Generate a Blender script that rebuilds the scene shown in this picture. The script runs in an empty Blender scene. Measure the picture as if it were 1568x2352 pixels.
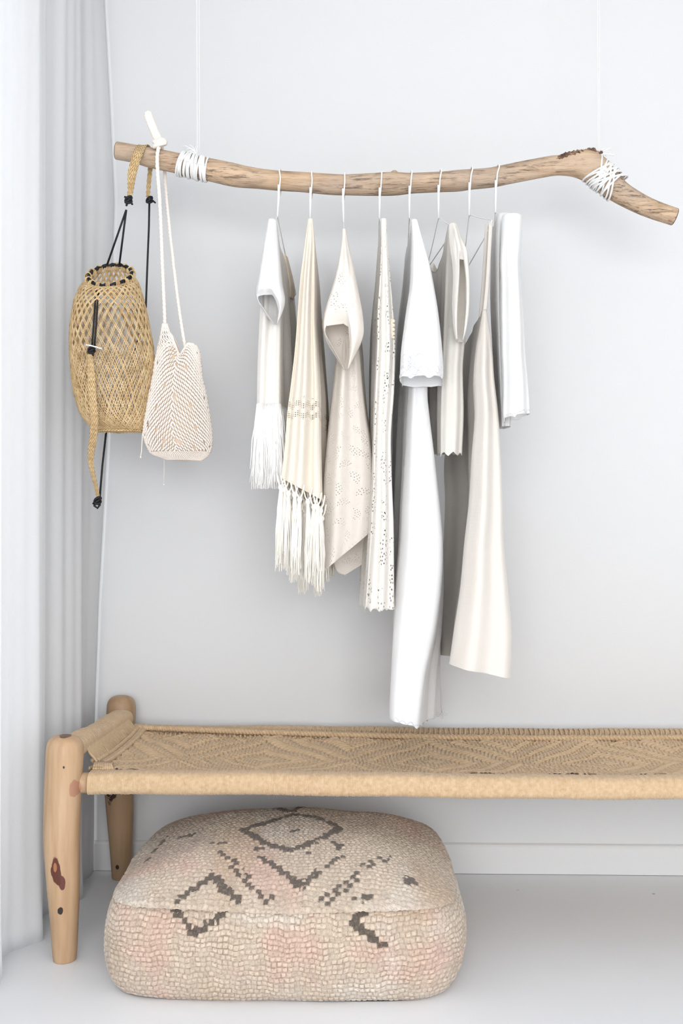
import bpy, math, random
import numpy as np
from mathutils import Vector, Matrix
random.seed(7); RS = np.random.RandomState(7)
sc = bpy.context.scene
C = sc.collection
PI = math.pi
# ------------------------------------------------------------------ camera, world, lights, exposure
F, CX, CY, YAW, CAMH = 2430.0, 784.0, 1211.0, math.radians(1.5), 0.90
cam = bpy.data.cameras.new('camera'); cam.sensor_fit = 'VERTICAL'; cam.sensor_height = 36
cam.lens = F/2352*36; cam.shift_y = (CY-1176)/2352; cam.clip_start = 0.05
co = bpy.data.objects.new('camera', cam); C.objects.link(co)
co.location = (0, 0, CAMH); co.rotation_euler = (PI/2, 0, YAW); sc.camera = co
sc.view_settings.view_transform = 'Standard'; sc.view_settings.look = 'None'
sc.view_settings.gamma = 1; sc.view_settings.exposure = 0.15; sc.view_settings.use_curve_mapping = False
w = bpy.data.worlds.new('daylight'); sc.world = w; w.use_nodes = True
w.node_tree.nodes['Background'].inputs[0].default_value = (.94, .965, 1, 1)
w.node_tree.nodes['Background'].inputs[1].default_value = 0.85
def area(name, loc, target, sx, sy, power, col):
    l = bpy.data.lights.new(name, 'AREA'); l.shape = 'RECTANGLE'; l.size = sx; l.size_y = sy; l.energy = power; l.color = col
    o = bpy.data.objects.new(name, l); C.objects.link(o); o.location = loc
    o.rotation_euler = (Vector(target)-Vector(loc)).to_track_quat('-Z', 'Y').to_euler(); return o
area('terrace_daylight', (0.1, -1.9, 1.25), (0.1, 2.7, .75), 2.4, 1.6, 98, (1, .995, .99))
area('side_window_daylight', (-1.25, 1.35, 1.3), (1, 1.35, 1.1), 1.6, 2.2, 46, (.97, .99, 1))

def ray(px, py):
    x, z = (px-CX)/F, (CY-py)/F
    c, s = math.cos(YAW), math.sin(YAW)
    return x*c - s, x*s + c, z
def P(px, py, Y):                      # the point of the plane y=Y seen at this place of the photo
    x, y, z = ray(px, py); t = Y/y
    return Vector((x*t, Y, CAMH + z*t))
def PZ(px, py, Z):                     # the same on the level z=Z
    x, y, z = ray(px, py); t = (Z-CAMH)/z
    return Vector((x*t, y*t, Z))

# ------------------------------------------------------------------ helpers
def sm(xs, n, closed=False):           # Catmull-Rom resample of a list of tuples
    a = np.array(xs, float); 
    if a.ndim == 1: a = a[:, None]
    m = len(a); out = []
    for k in range(n):
        t = k/(n-1)*(m-1); i = min(int(t), m-2); f = t-i
        p0, p1, p2, p3 = a[max(i-1, 0)], a[i], a[i+1], a[min(i+2, m-1)]
        out.append(.5*((2*p1)+(-p0+p2)*f+(2*p0-5*p1+4*p2-p3)*f*f+(-p0+3*p1-3*p2+p3)*f**3))
    return np.array(out)
class MB:
    def __init__(s): s.v = []; s.f = []; s.n = 0; s.uv = []; s.has_uv = False
    def add(s, v, f, uv=None):
        v = np.asarray(v, float); s.v.append(v)
        f = [tuple(int(i)+s.n for i in q) for q in f] if len(f) else []
        s.f += f; s.uv.append(np.asarray(uv, float) if uv is not None else np.zeros((len(v), 2)))
        if uv is not None: s.has_uv = True
        s.n += len(v)
    def grid(s, V, cu=False, cv=False, uv=None, keep=None):   # V [nu,nv,3]
        nu, nv = V.shape[:2]; I = np.arange(nu*nv).reshape(nu, nv)
        a = I if cu else I[:-1]; b = np.roll(I, -1, 0) if cu else I[1:]
        if cv: q = np.stack([a, np.roll(a, -1, 1), np.roll(b, -1, 1), b], -1)
        else: q = np.stack([a[:, :-1], a[:, 1:], b[:, 1:], b[:, :-1]], -1)
        q = q.reshape(-1, 4)
        if keep is not None: q = q[keep[:q.shape[0]]]
        s.add(V.reshape(-1, 3), q.tolist(), uv.reshape(-1, 2) if uv is not None else None)
    def tube(s, path, r, n=8, caps=True, flat=1.0, up=None, uv=False):
        p = np.array([tuple(q) for q in path], float); m = len(p)
        r = np.full(m, r, float) if np.isscalar(r) else np.asarray(r, float)
        t = np.gradient(p, axis=0); t /= (np.linalg.norm(t, axis=1)[:, None]+1e-12)
        ref = np.array(up if up is not None else ((0, 1, 0) if abs(t[0][1]) < .8 else (1, 0, 0)), float)
        rings = []
        nrm = ref - t[0]*ref.dot(t[0]); nrm /= np.linalg.norm(nrm)+1e-12
        L = 0; UV = []
        for i in range(m):
            nrm = nrm - t[i]*nrm.dot(t[i]); nn = np.linalg.norm(nrm)
            nrm = nrm/nn if nn > 1e-6 else nrm
            b = np.cross(t[i], nrm)
            if i: L += np.linalg.norm(p[i]-p[i-1])
            ring = [p[i] + r[i]*(math.cos(a)*nrm*flat + math.sin(a)*b) for a in np.arange(n)*2*PI/n]
            rings.append(ring); UV.append([(k/n, L) for k in range(n)])
        V = np.array(rings); base = s.n
        s.grid(V, cv=True, uv=np.array(UV) if uv else None)
        if caps and n > 2:
            s.f.append(tuple(base+k for k in range(n))[::-1]); s.f.append(tuple(base+(m-1)*n+k for k in range(n)))
    def ball(s, c, r, nu=10, nv=7, rot=None):
        r = (r, r, r) if np.isscalar(r) else r
        V = np.zeros((nu, nv, 3))
        for j in range(nv):
            ph = PI*(j+.02)/(nv-1+.04)
            for i in range(nu):
                a = 2*PI*i/nu; V[i, j] = (r[0]*math.sin(ph)*math.cos(a), r[1]*math.sin(ph)*math.sin(a), r[2]*math.cos(ph))
        if rot is not None: V = V @ np.array(rot).T
        s.grid(V + np.array(tuple(c)), cu=True)
    def box(s, lo, hi):
        x0, y0, z0 = lo; x1, y1, z1 = hi
        s.add([(x0,y0,z0),(x1,y0,z0),(x1,y1,z0),(x0,y1,z0),(x0,y0,z1),(x1,y0,z1),(x1,y1,z1),(x0,y1,z1)],
              [(0,3,2,1),(4,5,6,7),(0,1,5,4),(1,2,6,5),(2,3,7,6),(3,0,4,7)])
    def build(s, name, mat, parent=None, smooth=True, loc=None, col=None, solid=0, label=None):
        V = np.concatenate(s.v)
        org = np.array(loc if loc is not None else (0, 0, 0), float)
        if parent is not None and loc is None: org = np.array(parent['_o'])
        me = bpy.data.meshes.new(name); me.from_pydata((V-org).tolist(), [], s.f)
        if s.has_uv:
            U = np.concatenate(s.uv); l = me.uv_layers.new(name='UVMap')
            idx = np.zeros(len(me.loops), int); me.loops.foreach_get('vertex_index', idx)
            l.data.foreach_set('uv', U[idx].ravel())
        if col is not None:
            ca = me.color_attributes.new('tint', 'FLOAT_COLOR', 'POINT')
            c4 = np.ones((len(V), 4)); c4[:, :col.shape[1]] = col; ca.data.foreach_set('color', c4.ravel())
        me.polygons.foreach_set('use_smooth', [smooth]*len(me.polygons)); me.materials.append(mat); me.update()
        o = bpy.data.objects.new(name, me); C.objects.link(o)
        if parent is None: o.location = org
        else: o.parent = parent; o.location = (0, 0, 0)
        if parent is not None: o['_o'] = tuple(parent['_o'])
        else: o['_o'] = tuple(org)
        if solid:
            md = o.modifiers.new('thickness', 'SOLIDIFY'); md.thickness = solid; md.offset = 0
        if label: o['label'] = label
        return o
def thing(name, label, cat, loc, group=None):
    o = bpy.data.objects.new(name, None); C.objects.link(o); o.location = loc; o['_o'] = tuple(loc); o.empty_display_size = .05
    return tag(o, label, cat, group)
def tag(o, label, cat, group=None):
    o['label'] = label; o['category'] = cat
    if group: o['group'] = group
    return o
def struct(name, mb, mat, smooth=False):
    o = mb.build(name, mat, smooth=smooth); o['kind'] = 'structure'; return o
def vn(x, y=0, z=0, seed=0):            # cheap smooth noise, about -1..1
    s = seed*1.7
    return (np.sin(x*1.3+y*.7+s)+np.sin(y*1.9-z*1.1+s*2.1+x*.4)+np.sin(z*1.6+x*.9-y*.5+s*.6)+np.sin(x*2.7-z*2.1+s*1.3))/3.2

# ------------------------------------------------------------------ materials
def mat(name, col, rough=.6, spec=.3, sheen=0):
    m = bpy.data.materials.new(name); m.use_nodes = True
    b = m.node_tree.nodes['Principled BSDF']
    b.inputs['Base Color'].default_value = (*col, 1); b.inputs['Roughness'].default_value = rough
    b.inputs['Specular IOR Level'].default_value = spec
    if sheen: b.inputs['Sheen Weight'].default_value = sheen; b.inputs['Sheen Roughness'].default_value = .5
    return m
class N:
    def __init__(s, m): s.t = m.node_tree; s.b = s.t.nodes['Principled BSDF']; s.out = s.t.nodes['Material Output']
    def n(s, kind, **kw):
        o = s.t.nodes.new('ShaderNode'+kind)
        for k, v in kw.items():
            if k.startswith('i_'):
                key = k[2:]; key = int(key) if key.isdigit() else key.replace('_', ' ')
                if isinstance(v, bpy.types.NodeSocket): s.t.links.new(v, o.inputs[key])
                else: o.inputs[key].default_value = v
            else: setattr(o, k, v)
        return o
    def l(s, a, b): s.t.links.new(a, b)
    def obj(s): return s.n('TexCoord').outputs['Object']
    def uv(s): return s.n('TexCoord').outputs['UV']
    def map(s, v, sc=(1, 1, 1), rot=(0, 0, 0)):
        return s.n('Mapping', i_Vector=v, i_Scale=sc, i_Rotation=rot).outputs[0]
    def noise(s, v, scale, detail=3, rough=.5): return s.n('TexNoise', i_Vector=v, i_Scale=scale, i_Detail=detail, i_Roughness=rough).outputs[0]
    def ramp(s, f, stops):
        r = s.n('ValToRGB', i_Fac=f); e = r.color_ramp.elements
        while len(e) < len(stops): e.new(.5)
        for q, (p, c) in zip(e, stops): q.position = p; q.color = (*c, 1) if len(c) == 3 else c
        return r.outputs[0]
    def math(s, op, a, b=0.0, c=0.0):
        return s.n('Math', operation=op, i_0=a, i_1=b, i_2=c).outputs[0]
    def mix(s, f, a, b, mode='MIX'):
        o = s.n('Mix', data_type='RGBA', blend_type=mode); 
        for k, v in ((0, f), (6, a), (7, b)):
            if isinstance(v, bpy.types.NodeSocket): s.l(v, o.inputs[k])
            else: o.inputs[k].default_value = v if k == 0 else (*v, 1)
        return o.outputs[2]
    def bump(s, h, st=.3, d=.002, nrm=None):
        o = s.n('Bump', i_Strength=st, i_Distance=d, i_Height=h)
        if nrm is not None: s.l(nrm, o.inputs['Normal'])
        s.l(o.outputs[0], s.b.inputs['Normal']); return o.outputs[0]
G1 = lambda v: (v, v, v)
# plaster wall
M_wall = mat('white_wall_paint', (.70, .705, .71), .75, .2); n = N(M_wall)
n.bump(n.noise(n.obj(), 60, 4), .12, .002)
n.l(n.mix(n.ramp(n.noise(n.obj(), 1.3, 3), [(.35, G1(0)), (.7, G1(1))]), (.705, .71, .715), (.69, .70, .715)), n.b.inputs['Base Color'])
M_ceil = mat('ceiling_paint', (.80, .80, .80), .8)
M_base = mat('baseboard_paint', (.74, .745, .75), .5, .3)
M_floor = mat('white_painted_floor', (.83, .845, .87), .42, .4); n = N(M_floor)
v = n.obj()
sp = n.ramp(n.n('TexVoronoi', i_Vector=v, i_Scale=9.0).outputs['Distance'], [(.0, G1(1)), (.03, G1(1)), (.045, G1(0))])
sel = n.ramp(n.noise(v, 3.1, 2), [(.55, G1(0)), (.6, G1(1))])
sm_ = n.ramp(n.noise(v, 2.2, 4), [(.4, G1(0)), (.7, G1(1))])
c = n.mix(sm_, (.83, .845, .87), (.80, .815, .845))
n.l(n.mix(n.math('MULTIPLY', n.math('MULTIPLY', sp, sel), .7), c, (.2, .19, .2)), n.b.inputs['Base Color'])
n.bump(n.noise(v, 25, 3), .08, .003)
# cloth
def cloth(name, col, trans=.25, weave=900, crease=.35, holes=None, side=None):
    m = mat(name, col, .85, .12, .25); n = N(m); uv = n.uv()
    sep = n.n('SeparateXYZ', i_0=uv); U, V = sep.outputs[0], sep.outputs[1]
    wv = n.math('ADD', n.math('SINE', n.math('MULTIPLY', U, weave*2)), n.math('SINE', n.math('MULTIPLY', V, weave*2)))
    slub = n.noise(n.map(uv, (60, 900, 1)), 1.0, 2); slub2 = n.noise(n.map(uv, (900, 60, 1)), 1.0, 2)
    cr = n.noise(n.map(uv, (14, 6, 1)), 1.0, 4, .55)
    b1 = n.bump(n.math('ADD', n.math('MULTIPLY', wv, .25), n.math('ADD', slub, slub2)), .25, .0006)
    b2 = n.bump(cr, crease, .012, b1)
    tint = n.mix(n.math('MULTIPLY', n.math('ADD', slub, slub2), .12), col, tuple(x*.93 for x in col))
    n.l(tint, n.b.inputs['Base Color'])
    tr = n.n('BsdfTranslucent', i_Color=(*[min(1, x**(1.0+(.9 if col[0]-col[2] > .04 else 0))) for x in col], 1), i_Normal=b2)
    mx = n.n('MixShader', i_0=trans*.9, i_1=n.b.outputs[0], i_2=tr.outputs[0]); last = mx.outputs[0]
    if holes:
        h = holes(n, U, V, uv)
        tp = n.n('BsdfTransparent'); m2 = n.n('MixShader', i_0=h, i_1=last, i_2=tp.outputs[0]); last = m2.outputs[0]
    n.l(last, n.out.inputs[0]); return m
def dots(n, uv, scale, radius, sx=1, sy=1, rnd=0.0, keep=None):
    vo = n.n('TexVoronoi', i_Vector=n.map(uv, (scale*sx, scale*sy, 1)), i_Scale=1.0, i_Randomness=rnd)
    vo.voronoi_dimensions = '2D'
    h = n.math('LESS_THAN', vo.outputs['Distance'], radius)
    return n.math('MULTIPLY', h, keep) if keep is not None else h
def hole_eyelet(n, U, V, uv):           # small flowers made of eyelets
    m = n.map(uv, (27, 27, 1), (0, 0, .5))
    vo = n.n('TexVoronoi', i_Vector=m, i_Scale=1.0, i_Randomness=.45); vo.voronoi_dimensions = '2D'
    d = n.n('VectorMath', operation='SUBTRACT', i_0=m, i_1=vo.outputs['Position']).outputs[0]
    sp = n.n('SeparateXYZ', i_0=d); th = n.math('ARCTAN2', sp.outputs[1], sp.outputs[0]); r = vo.outputs['Distance']
    def ring(r0, w_, k, ph, c0):
        a = n.math('LESS_THAN', n.math('ABSOLUTE', n.math('SUBTRACT', r, r0)), w_)
        return n.math('MULTIPLY', a, n.math('GREATER_THAN', n.math('COSINE', n.math('ADD', n.math('MULTIPLY', th, k), ph)), c0))
    pet = n.math('MAXIMUM', ring(.15, .024, 5.0, .3, .78), n.math('MAXIMUM', ring(.29, .022, 10.0, 0.0, .74), ring(.40, .020, 14.0, 0.5, .70)))
    half = n.math('GREATER_THAN', n.math('SINE', n.math('ADD', th, n.math('MULTIPLY', vo.outputs['Color'], 6.0))), .0)
    return n.math('MULTIPLY', pet, half)
def hole_lace(n, U, V, uv):
    band = n.math('GREATER_THAN', n.noise(n.map(uv, (25, 16, 1)), 1.0, 2), .50)
    ub = n.math('GREATER_THAN', n.math('SINE', n.math('MULTIPLY', U, 190)), -.5)
    return dots(n, uv, 190, .22, 1, .6, .85, n.math('MULTIPLY', band, ub))
def hole_band(lo, hi):
    def f(n, U, V, uv):
        a = n.math('MULTIPLY', n.math('GREATER_THAN', V, lo), n.math('LESS_THAN', V, hi))
        z = n.math('GREATER_THAN', n.math('SINE', n.math('ADD', n.math('MULTIPLY', V, 260), n.math('MULTIPLY', n.math('SINE', n.math('MULTIPLY', U, 160)), 1.2))), -.2)
        return dots(n, uv, 230, .30, keep=n.math('MULTIPLY', a, z))
    return f
def hole_net(lo):
    def f(n, U, V, uv): return dots(n, uv, 260, .25, keep=n.math('MULTIPLY', n.math('GREATER_THAN', V, lo-.12), n.math('GREATER_THAN', U, .10)))
    return f
M_white = cloth('white_cotton', (.93, .928, .925), trans=.4)
M_white2 = cloth('white_cutwork_cotton', (.93, .93, .935))
M_cream = cloth('cream_wool_cloth', (.95, .85, .70))
M_creamband = cloth('cream_cloth_openwork', (.96, .89, .78), holes=hole_band(.40, .455))
M_eyelet = cloth('ivory_eyelet_cloth', (.97, .93, .88), trans=.4, holes=hole_eyelet)
M_lace = cloth('ivory_lace', (.95, .92, .865), holes=hole_lace)
M_gauze = cloth('cream_gauze', (.96, .935, .895), trans=.4, crease=.3)
M_linen = cloth('oat_linen', (.70, .655, .605), trans=.02, weave=500)
M_knit = cloth('white_net_cloth', (.95, .925, .885), holes=hole_net(.32))
M_sheer = cloth('sheer_white_cotton', (.85, .845, .84), trans=.35)
M_curtain = cloth('white_curtain_cloth', (.885, .89, .90), trans=.42, crease=.08, weave=0)
M_fringe_w = mat('white_fringe_yarn', (.94, .93, .915), .9, .1, .3)
M_fringe_c = mat('cream_fringe_yarn', (.95, .91, .83), .9, .1, .3)
M_thread = mat('grey_embroidery_thread', (.66, .66, .69), .8)
M_wire = mat('white_coated_wire', (.88, .88, .89), .35, .5)
M_wiregrey = mat('steel_wire', (.42, .42, .44), .35, .5)
M_cord = mat('white_cotton_cord', (.86, .86, .85), .85, .1, .2)
n = N(M_cord); n.bump(n.n('TexWave', i_Vector=n.map(n.uv(), (1, 700, 1), (0, 0, .0)), i_Scale=1.0, bands_direction='DIAGONAL').outputs[0], .4, .0008)
M_blush = mat('blush_cotton_rope', (.90, .815, .74), .9, .1, .25)
n = N(M_blush); n.bump(n.noise(n.obj(), 700, 3), .5, .001)
M_blush_dark = mat('blush_gap_shade_and_base', (.66, .52, .40), .95, .05)  # darkened blush: painted shade for the crochet gaps, also the pouf base cloth
M_black = mat('black_waxed_cord', (.012, .012, .014), .55, .3)
n = N(M_black); n.bump(n.noise(n.obj(), 900, 2), .4, .0006)
M_shell = mat('white_shell', (.9, .9, .92), .3, .5)
# driftwood
M_wood = mat('driftwood', (.5, .36, .24), .75, .2); n = N(M_wood); v = n.obj()
st = n.noise(n.map(v, (7, 60, 60)), 1.0, 5, .6); fine = n.noise(n.map(v, (30, 330, 330)), 1.0, 3, .6)
blot = n.noise(n.map(v, (5, 11, 11)), 1.0, 4, .6)
base = n.ramp(st, [(.25, (.26, .165, .10)), (.42, (.47, .325, .21)), (.55, (.60, .43, .29)), (.75, (.68, .515, .365))])
base = n.mix(n.ramp(blot, [(.40, G1(0)), (.62, G1(.75))]), base, (.47, .37, .29))
dark = n.math('MULTIPLY', n.ramp(n.noise(n.map(v, (13, 130, 130)), 1.0, 6, .72), [(.53, G1(0)), (.62, G1(1))]), n.ramp(n.noise(v, 9, 2), [(.40, G1(0)), (.52, G1(1))]))
base = n.mix(n.math('MULTIPLY', dark, .72), base, (.085, .062, .05))
base = n.mix(n.ramp(fine, [(.3, G1(.35)), (.5, G1(0))]), base, (.2, .13, .08))
n.l(base, n.b.inputs['Base Color']); n.bump(n.math('SUBTRACT', n.math('ADD', st, fine), dark), .5, .002)
M_bark = mat('dark_bark', (.055, .035, .028), .9); n = N(M_bark); n.bump(n.noise(n.obj(), 90, 5), 1, .006)
n.l(n.ramp(n.noise(n.obj(), 50, 4), [(.35, (.06, .038, .03)), (.55, (.20, .12, .08)), (.72, (.48, .34, .23))]), n.b.inputs['Base Color'])
M_cut = mat('sawn_wood_end', (.42, .33, .24), .85)
# bench timber
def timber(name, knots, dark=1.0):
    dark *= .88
    m = mat(name, (.6, .4, .22), .42, .35); n = N(m); v = n.obj()
    g = n.noise(n.map(v, (55, 55, 5)), 1.0, 4, .55); b = n.noise(n.map(v, (9, 9, 3.5)), 1.0, 3)
    c = n.ramp(g, [(.25, (.40*dark, .25*dark, .14*dark)), (.5, (.545*dark, .37*dark, .22*dark)), (.75, (.64*dark, .465*dark, .30*dark))])
    c = n.mix(n.ramp(b, [(.35, G1(0)), (.7, G1(.6))]), c, (.60*dark, .37*dark, .22*dark))
    wob = n.noise(v, 45, 3)
    for (kx, ky, kz, rx, rz, col) in knots:
        d = n.n('Vector_Math'.replace('_', ''), operation='SUBTRACT', i_0=v, i_1=(kx, ky, kz)).outputs[0]
        d = n.n('VectorMath', operation='MULTIPLY', i_0=d, i_1=(1/rx, .4/rx, 1/rz)).outputs[0]
        q = n.n('VectorMath', operation='LENGTH', i_0=d).outputs['Value']
        q = n.math('ADD', q, n.math('MULTIPLY', n.math('SUBTRACT', wob, .5), 1.1))
        c = n.mix(n.ramp(q, [(0, G1(1)), (.86, G1(1)), (.98, G1(0))]), c, col)
    n.l(c, n.b.inputs['Base Color']); n.bump(g, .12, .002); return m
# jute
M_jute = mat('jute_cord', (.58, .42, .26), .9, .1, .2); n = N(M_jute); v = n.obj()
c = n.ramp(n.noise(v, 120, 4, .6), [(.28, (.47, .325, .19)), (.5, (.56, .40, .248)), (.72, (.65, .485, .32))])
c = n.mix(n.ramp(n.noise(n.map(v, (30, 4, 4)), 1.0, 2), [(.4, G1(0)), (.65, G1(.4))]), c, (.60, .435, .272))
n.l(c, n.b.inputs['Base Color'])
n.bump(n.n('TexWave', i_Vector=v, i_Scale=190.0, i_Distortion=2.0, bands_direction='DIAGONAL').outputs[0], .3, .0008)
M_rattan = mat('rattan_strip', (.58, .40, .20), .6, .25); n = N(M_rattan); v = n.obj()
n.l(n.ramp(n.noise(v, 55, 4, .6), [(.3, (.44, .29, .14)), (.5, (.63, .45, .24)), (.72, (.76, .58, .34))]), n.b.inputs['Base Color'])
def chevron(n, uvs):
    sep = n.n('SeparateXYZ', i_0=uvs); U, V = sep.outputs[0], sep.outputs[1]
    au = n.math('ABSOLUTE', n.math('SUBTRACT', U, .5))
    tri = n.math('PINGPONG', n.math('MULTIPLY', U, 2.0), .5)
    return n.math('FRACT', n.math('ADD', n.math('MULTIPLY', V, 95), n.math('MULTIPLY', tri, 2.6)))
M_band = mat('plaited_rattan_band', (.55, .36, .17), .6, .25); n = N(M_band)
ch = chevron(n, n.uv())
cc = n.ramp(n.noise(n.obj(), 80, 3), [(.3, (.56, .37, .18)), (.7, (.76, .56, .31))])
n.l(n.mix(n.ramp(ch, [(0, G1(.85)), (.16, G1(0)), (.9, G1(0)), (1, G1(.85))]), cc, (.24, .13, .05)), n.b.inputs['Base Color'])
n.bump(n.ramp(ch, [(0, G1(0)), (.3, G1(1)), (.8, G1(.8)), (1, G1(0))]), .8, .003)
# pouf
def vcol_mat(name):
    m = mat(name, (.6, .5, .4), .95, .05, .3); n = N(m)
    a = n.n('VertexColor', layer_name='tint'); v = n.obj()
    c = n.mix(n.ramp(n.noise(v, 160, 4, .65), [(.25, G1(.75)), (.5, G1(.0))]), a.outputs[0], (.36, .24, .17))
    n.l(c, n.b.inputs['Base Color']); n.bump(n.noise(v, 420, 4, .7), .9, .003); return m
M_pouf = vcol_mat('knotted_wool_pile')

# ------------------------------------------------------------------ the setting
WY = 2.765
b = MB(); b.box((-1.5, -2.6, -.05), (2.4, WY+.1, 0)); struct('floor', b, M_floor)
b = MB(); b.box((-1.5, WY, 0), (2.4, WY+.1, 2.6)); struct('wall_back', b, M_wall)
b = MB(); b.box((-1.5, -2.6, 2.6), (2.4, WY+.1, 2.7)); struct('ceiling', b, M_ceil)
b = MB(); b.box((2.3, -2.6, 0), (2.4, WY, 2.6)); struct('wall_right', b, M_wall)
b = MB(); b.box((-.98, 2.25, 0), (-.88, WY, 2.6)); b.box((-.98, -2.6, 0), (-.88, .5, 2.6)); b.box((-.98, .5, 2.35), (-.88, 2.25, 2.6))
struct('wall_left', b, M_wall)
b = MB(); b.box((-.96, .5, 0), (-.90, .55, 2.35)); b.box((-.96, 2.20, 0), (-.90, 2.25, 2.35)); b.box((-.96, .55, 2.30), (-.90, 2.20, 2.35)); b.box((-.96, .55, 0), (-.90, 2.20, .06)); b.box((-.955, 1.45, .06), (-.905, 1.50, 2.30))
struct('window_1', b, M_base)
b = MB(); 
prof = [(WY, .0012), (WY-.012, .0012), (WY-.012, .070), (WY-.009, .075), (WY-.004, .0775), (WY, .078)]
V = np.array([[(x, y, z) for (y, z) in prof] for x in (-.88, 2.3)]); b.grid(V); struct('baseboard_back', b, M_base)
# curtain (left, floor length, in front of the window)
def curtain():
    ny, nz = 340, 60; Y = np.linspace(2.748, .9, ny); V = np.zeros((ny, nz, 3)); UV = np.zeros((ny, nz, 2))
    L = np.concatenate([[0], np.cumsum(np.abs(np.diff(Y)))])
    zz = np.linspace(.0008, 2.58, nz)
    ez = [(0.0, 215), (.40, 217), (.70, 226), (1.13, 246), (1.5, 256), (1.76, 262), (2.05, 250), (2.3, 238), (2.58, 228)]
    for j, z in enumerate(zz):
        h = z/2.58
        px = np.interp(z, [q[0] for q in ez], [q[1] for q in ez]); xe = P(px, 1211, 2.745).x
        amp = .011+.006*(1-h)
        ph = (2.748-Y)*2*PI/.24
        x = -.705-.045*np.clip((2.75-Y)/.6, 0, 1) + amp*np.sin(ph+.3*math.sin(z*1.3)+2.2) + amp*.22*np.sin(ph*2.6+1.2+z*.4)+.002*np.sin(ph*5.3+z)
        x += .008*np.sin(L*27+2)*math.exp(-z/.10)
        e = np.exp(-(L/.10)**2)
        x = x*(1-e)+(xe-.0015)*e
        V[:, j] = np.stack([x, Y, np.full(ny, z)], -1)
        UV[:, j] = np.stack([L*1.3, np.full(ny, z)], -1)
    b = MB(); b.grid(V, uv=UV); o = b.build('curtain', M_curtain, loc=(-.70, 1.8, 0), solid=.0015)
    tag(o, 'floor length white curtain hanging in soft folds along the left side', 'curtain')
curtain()

# ------------------------------------------------------------------ driftwood rail
RY = 2.42
def branch():
    root = thing('driftwood_branch', 'bent driftwood branch hung level on two cords as a clothes rail', 'branch', tuple(P(800, 425, RY)))
    pts = [(268,346,20),(310,353,20),(350,362,22),(415,376,22.5),(480,390,25),(540,403,26.5),(590,410,23.5),(640,416,22.5),(700,420,22),(760,423.5,22.5),
           (800,425,22.5),(850,424,24.5),(905,421,26.5),(945,420,23.5),(1010,417.5,23),(1050,415,23.5),(1080,412,22),(1120,409,21.5),(1145,406,22),(1200,394,22.5),(1260,382,23),
           (1290,380,23.5),(1330,378,31),(1358,384,33),(1380,400,32),(1400,421,29),(1428,444,25),(1475,470,22.5),(1510,485,21),(1549,499,19.5)]
    a = sm(pts, 320); path = [P(x, y, RY) for x, y, r in a]; rad = a[:, 2]/F*RY
    b = MB(); p = np.array([tuple(q) for q in path]); t = np.gradient(p, axis=0); t /= np.linalg.norm(t, axis=1)[:, None]
    V = np.zeros((320, 36, 3)); nrm = np.array((0, -1, 0.))
    for i in range(320):
        up = np.cross(nrm, t[i]); up /= np.linalg.norm(up)
        for k in range(36):
            an = 2*PI*k/36
            r = rad[i]*(1+.035*math.sin(3*an+i*.05)+.03*math.sin(2*an-i*.08+1)+.012*math.sin(7*an+i*.21)+.02*math.sin(i*.16+an))
            V[i, k] = p[i]+r*(math.cos(an)*nrm+math.sin(an)*up)
    b.grid(V, cv=True)
    base = b.n; b.add([p[0], p[-1]], [])
    b.f += [(base, k, (k+1) % 36) for k in range(36)] + [(base+1, 319*36+(k+1) % 36, 319*36+k) for k in range(36)]
    b.build('branch_wood', M_wood, root)
    for i, s in ((0, -1), (319, 1)):
        c = MB(); ring = p[i]+(V[i]-p[i])*.93+t[i]*s*.0015; c.add(np.vstack([ring, [p[i]+t[i]*s*.0025]]), [(36, k, (k+1) % 36) if s > 0 else (36, (k+1) % 36, k) for k in range(36)]); c.build('sawn_end', M_cut, root)
    # bark strip and torn knot over the bend
    c = MB(); q = sm([(1277,362,4),(1290,357,8),(1310,352,9),(1330,350,10),(1345,349,8),(1358,350,5)], 40)
    V = np.zeros((40, 14, 3))
    for i, (x, y, r) in enumerate(q):
        o = np.array(tuple(P(x, y, RY-.020)))
        for k in range(14):
            an = 2*PI*k/14; rr = r/F*RY*(1+.25*math.sin(5*an+i*.9)+.2*math.sin(i*1.7+k))
            V[i, k] = o+np.array((0, .004-math.cos(an)*rr*1.1, math.sin(an)*rr*.8-.003))
    c.grid(V, cv=True); bp = c.build('bark_patch', M_bark, root, label='dark bark strip')
    c = MB()
    for (x, y, r) in [(1352,345,7),(1362,347,8),(1370,352,7),(1376,358,6),(1359,354,10),(1367,361,9),(1345,349,6),(1380,350,4)]:
        c.ball(P(x, y, RY-.006*random.random()-.008), tuple(r/F*RY*(.8+.5*random.random()) for _ in range(3)), 7, 5)
    c.build('torn_knot', M_bark, bp, label='rough torn knot')
    for (x, y, rx, rz) in [(905,399,9,7),(1424,414,8,9)]:
        c = MB(); c.ball(P(x, y, RY), (rx/1000, .014, rz/1000), 14, 9); c.build('wood_burl', M_wood, root)
    return a
branch()

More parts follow.
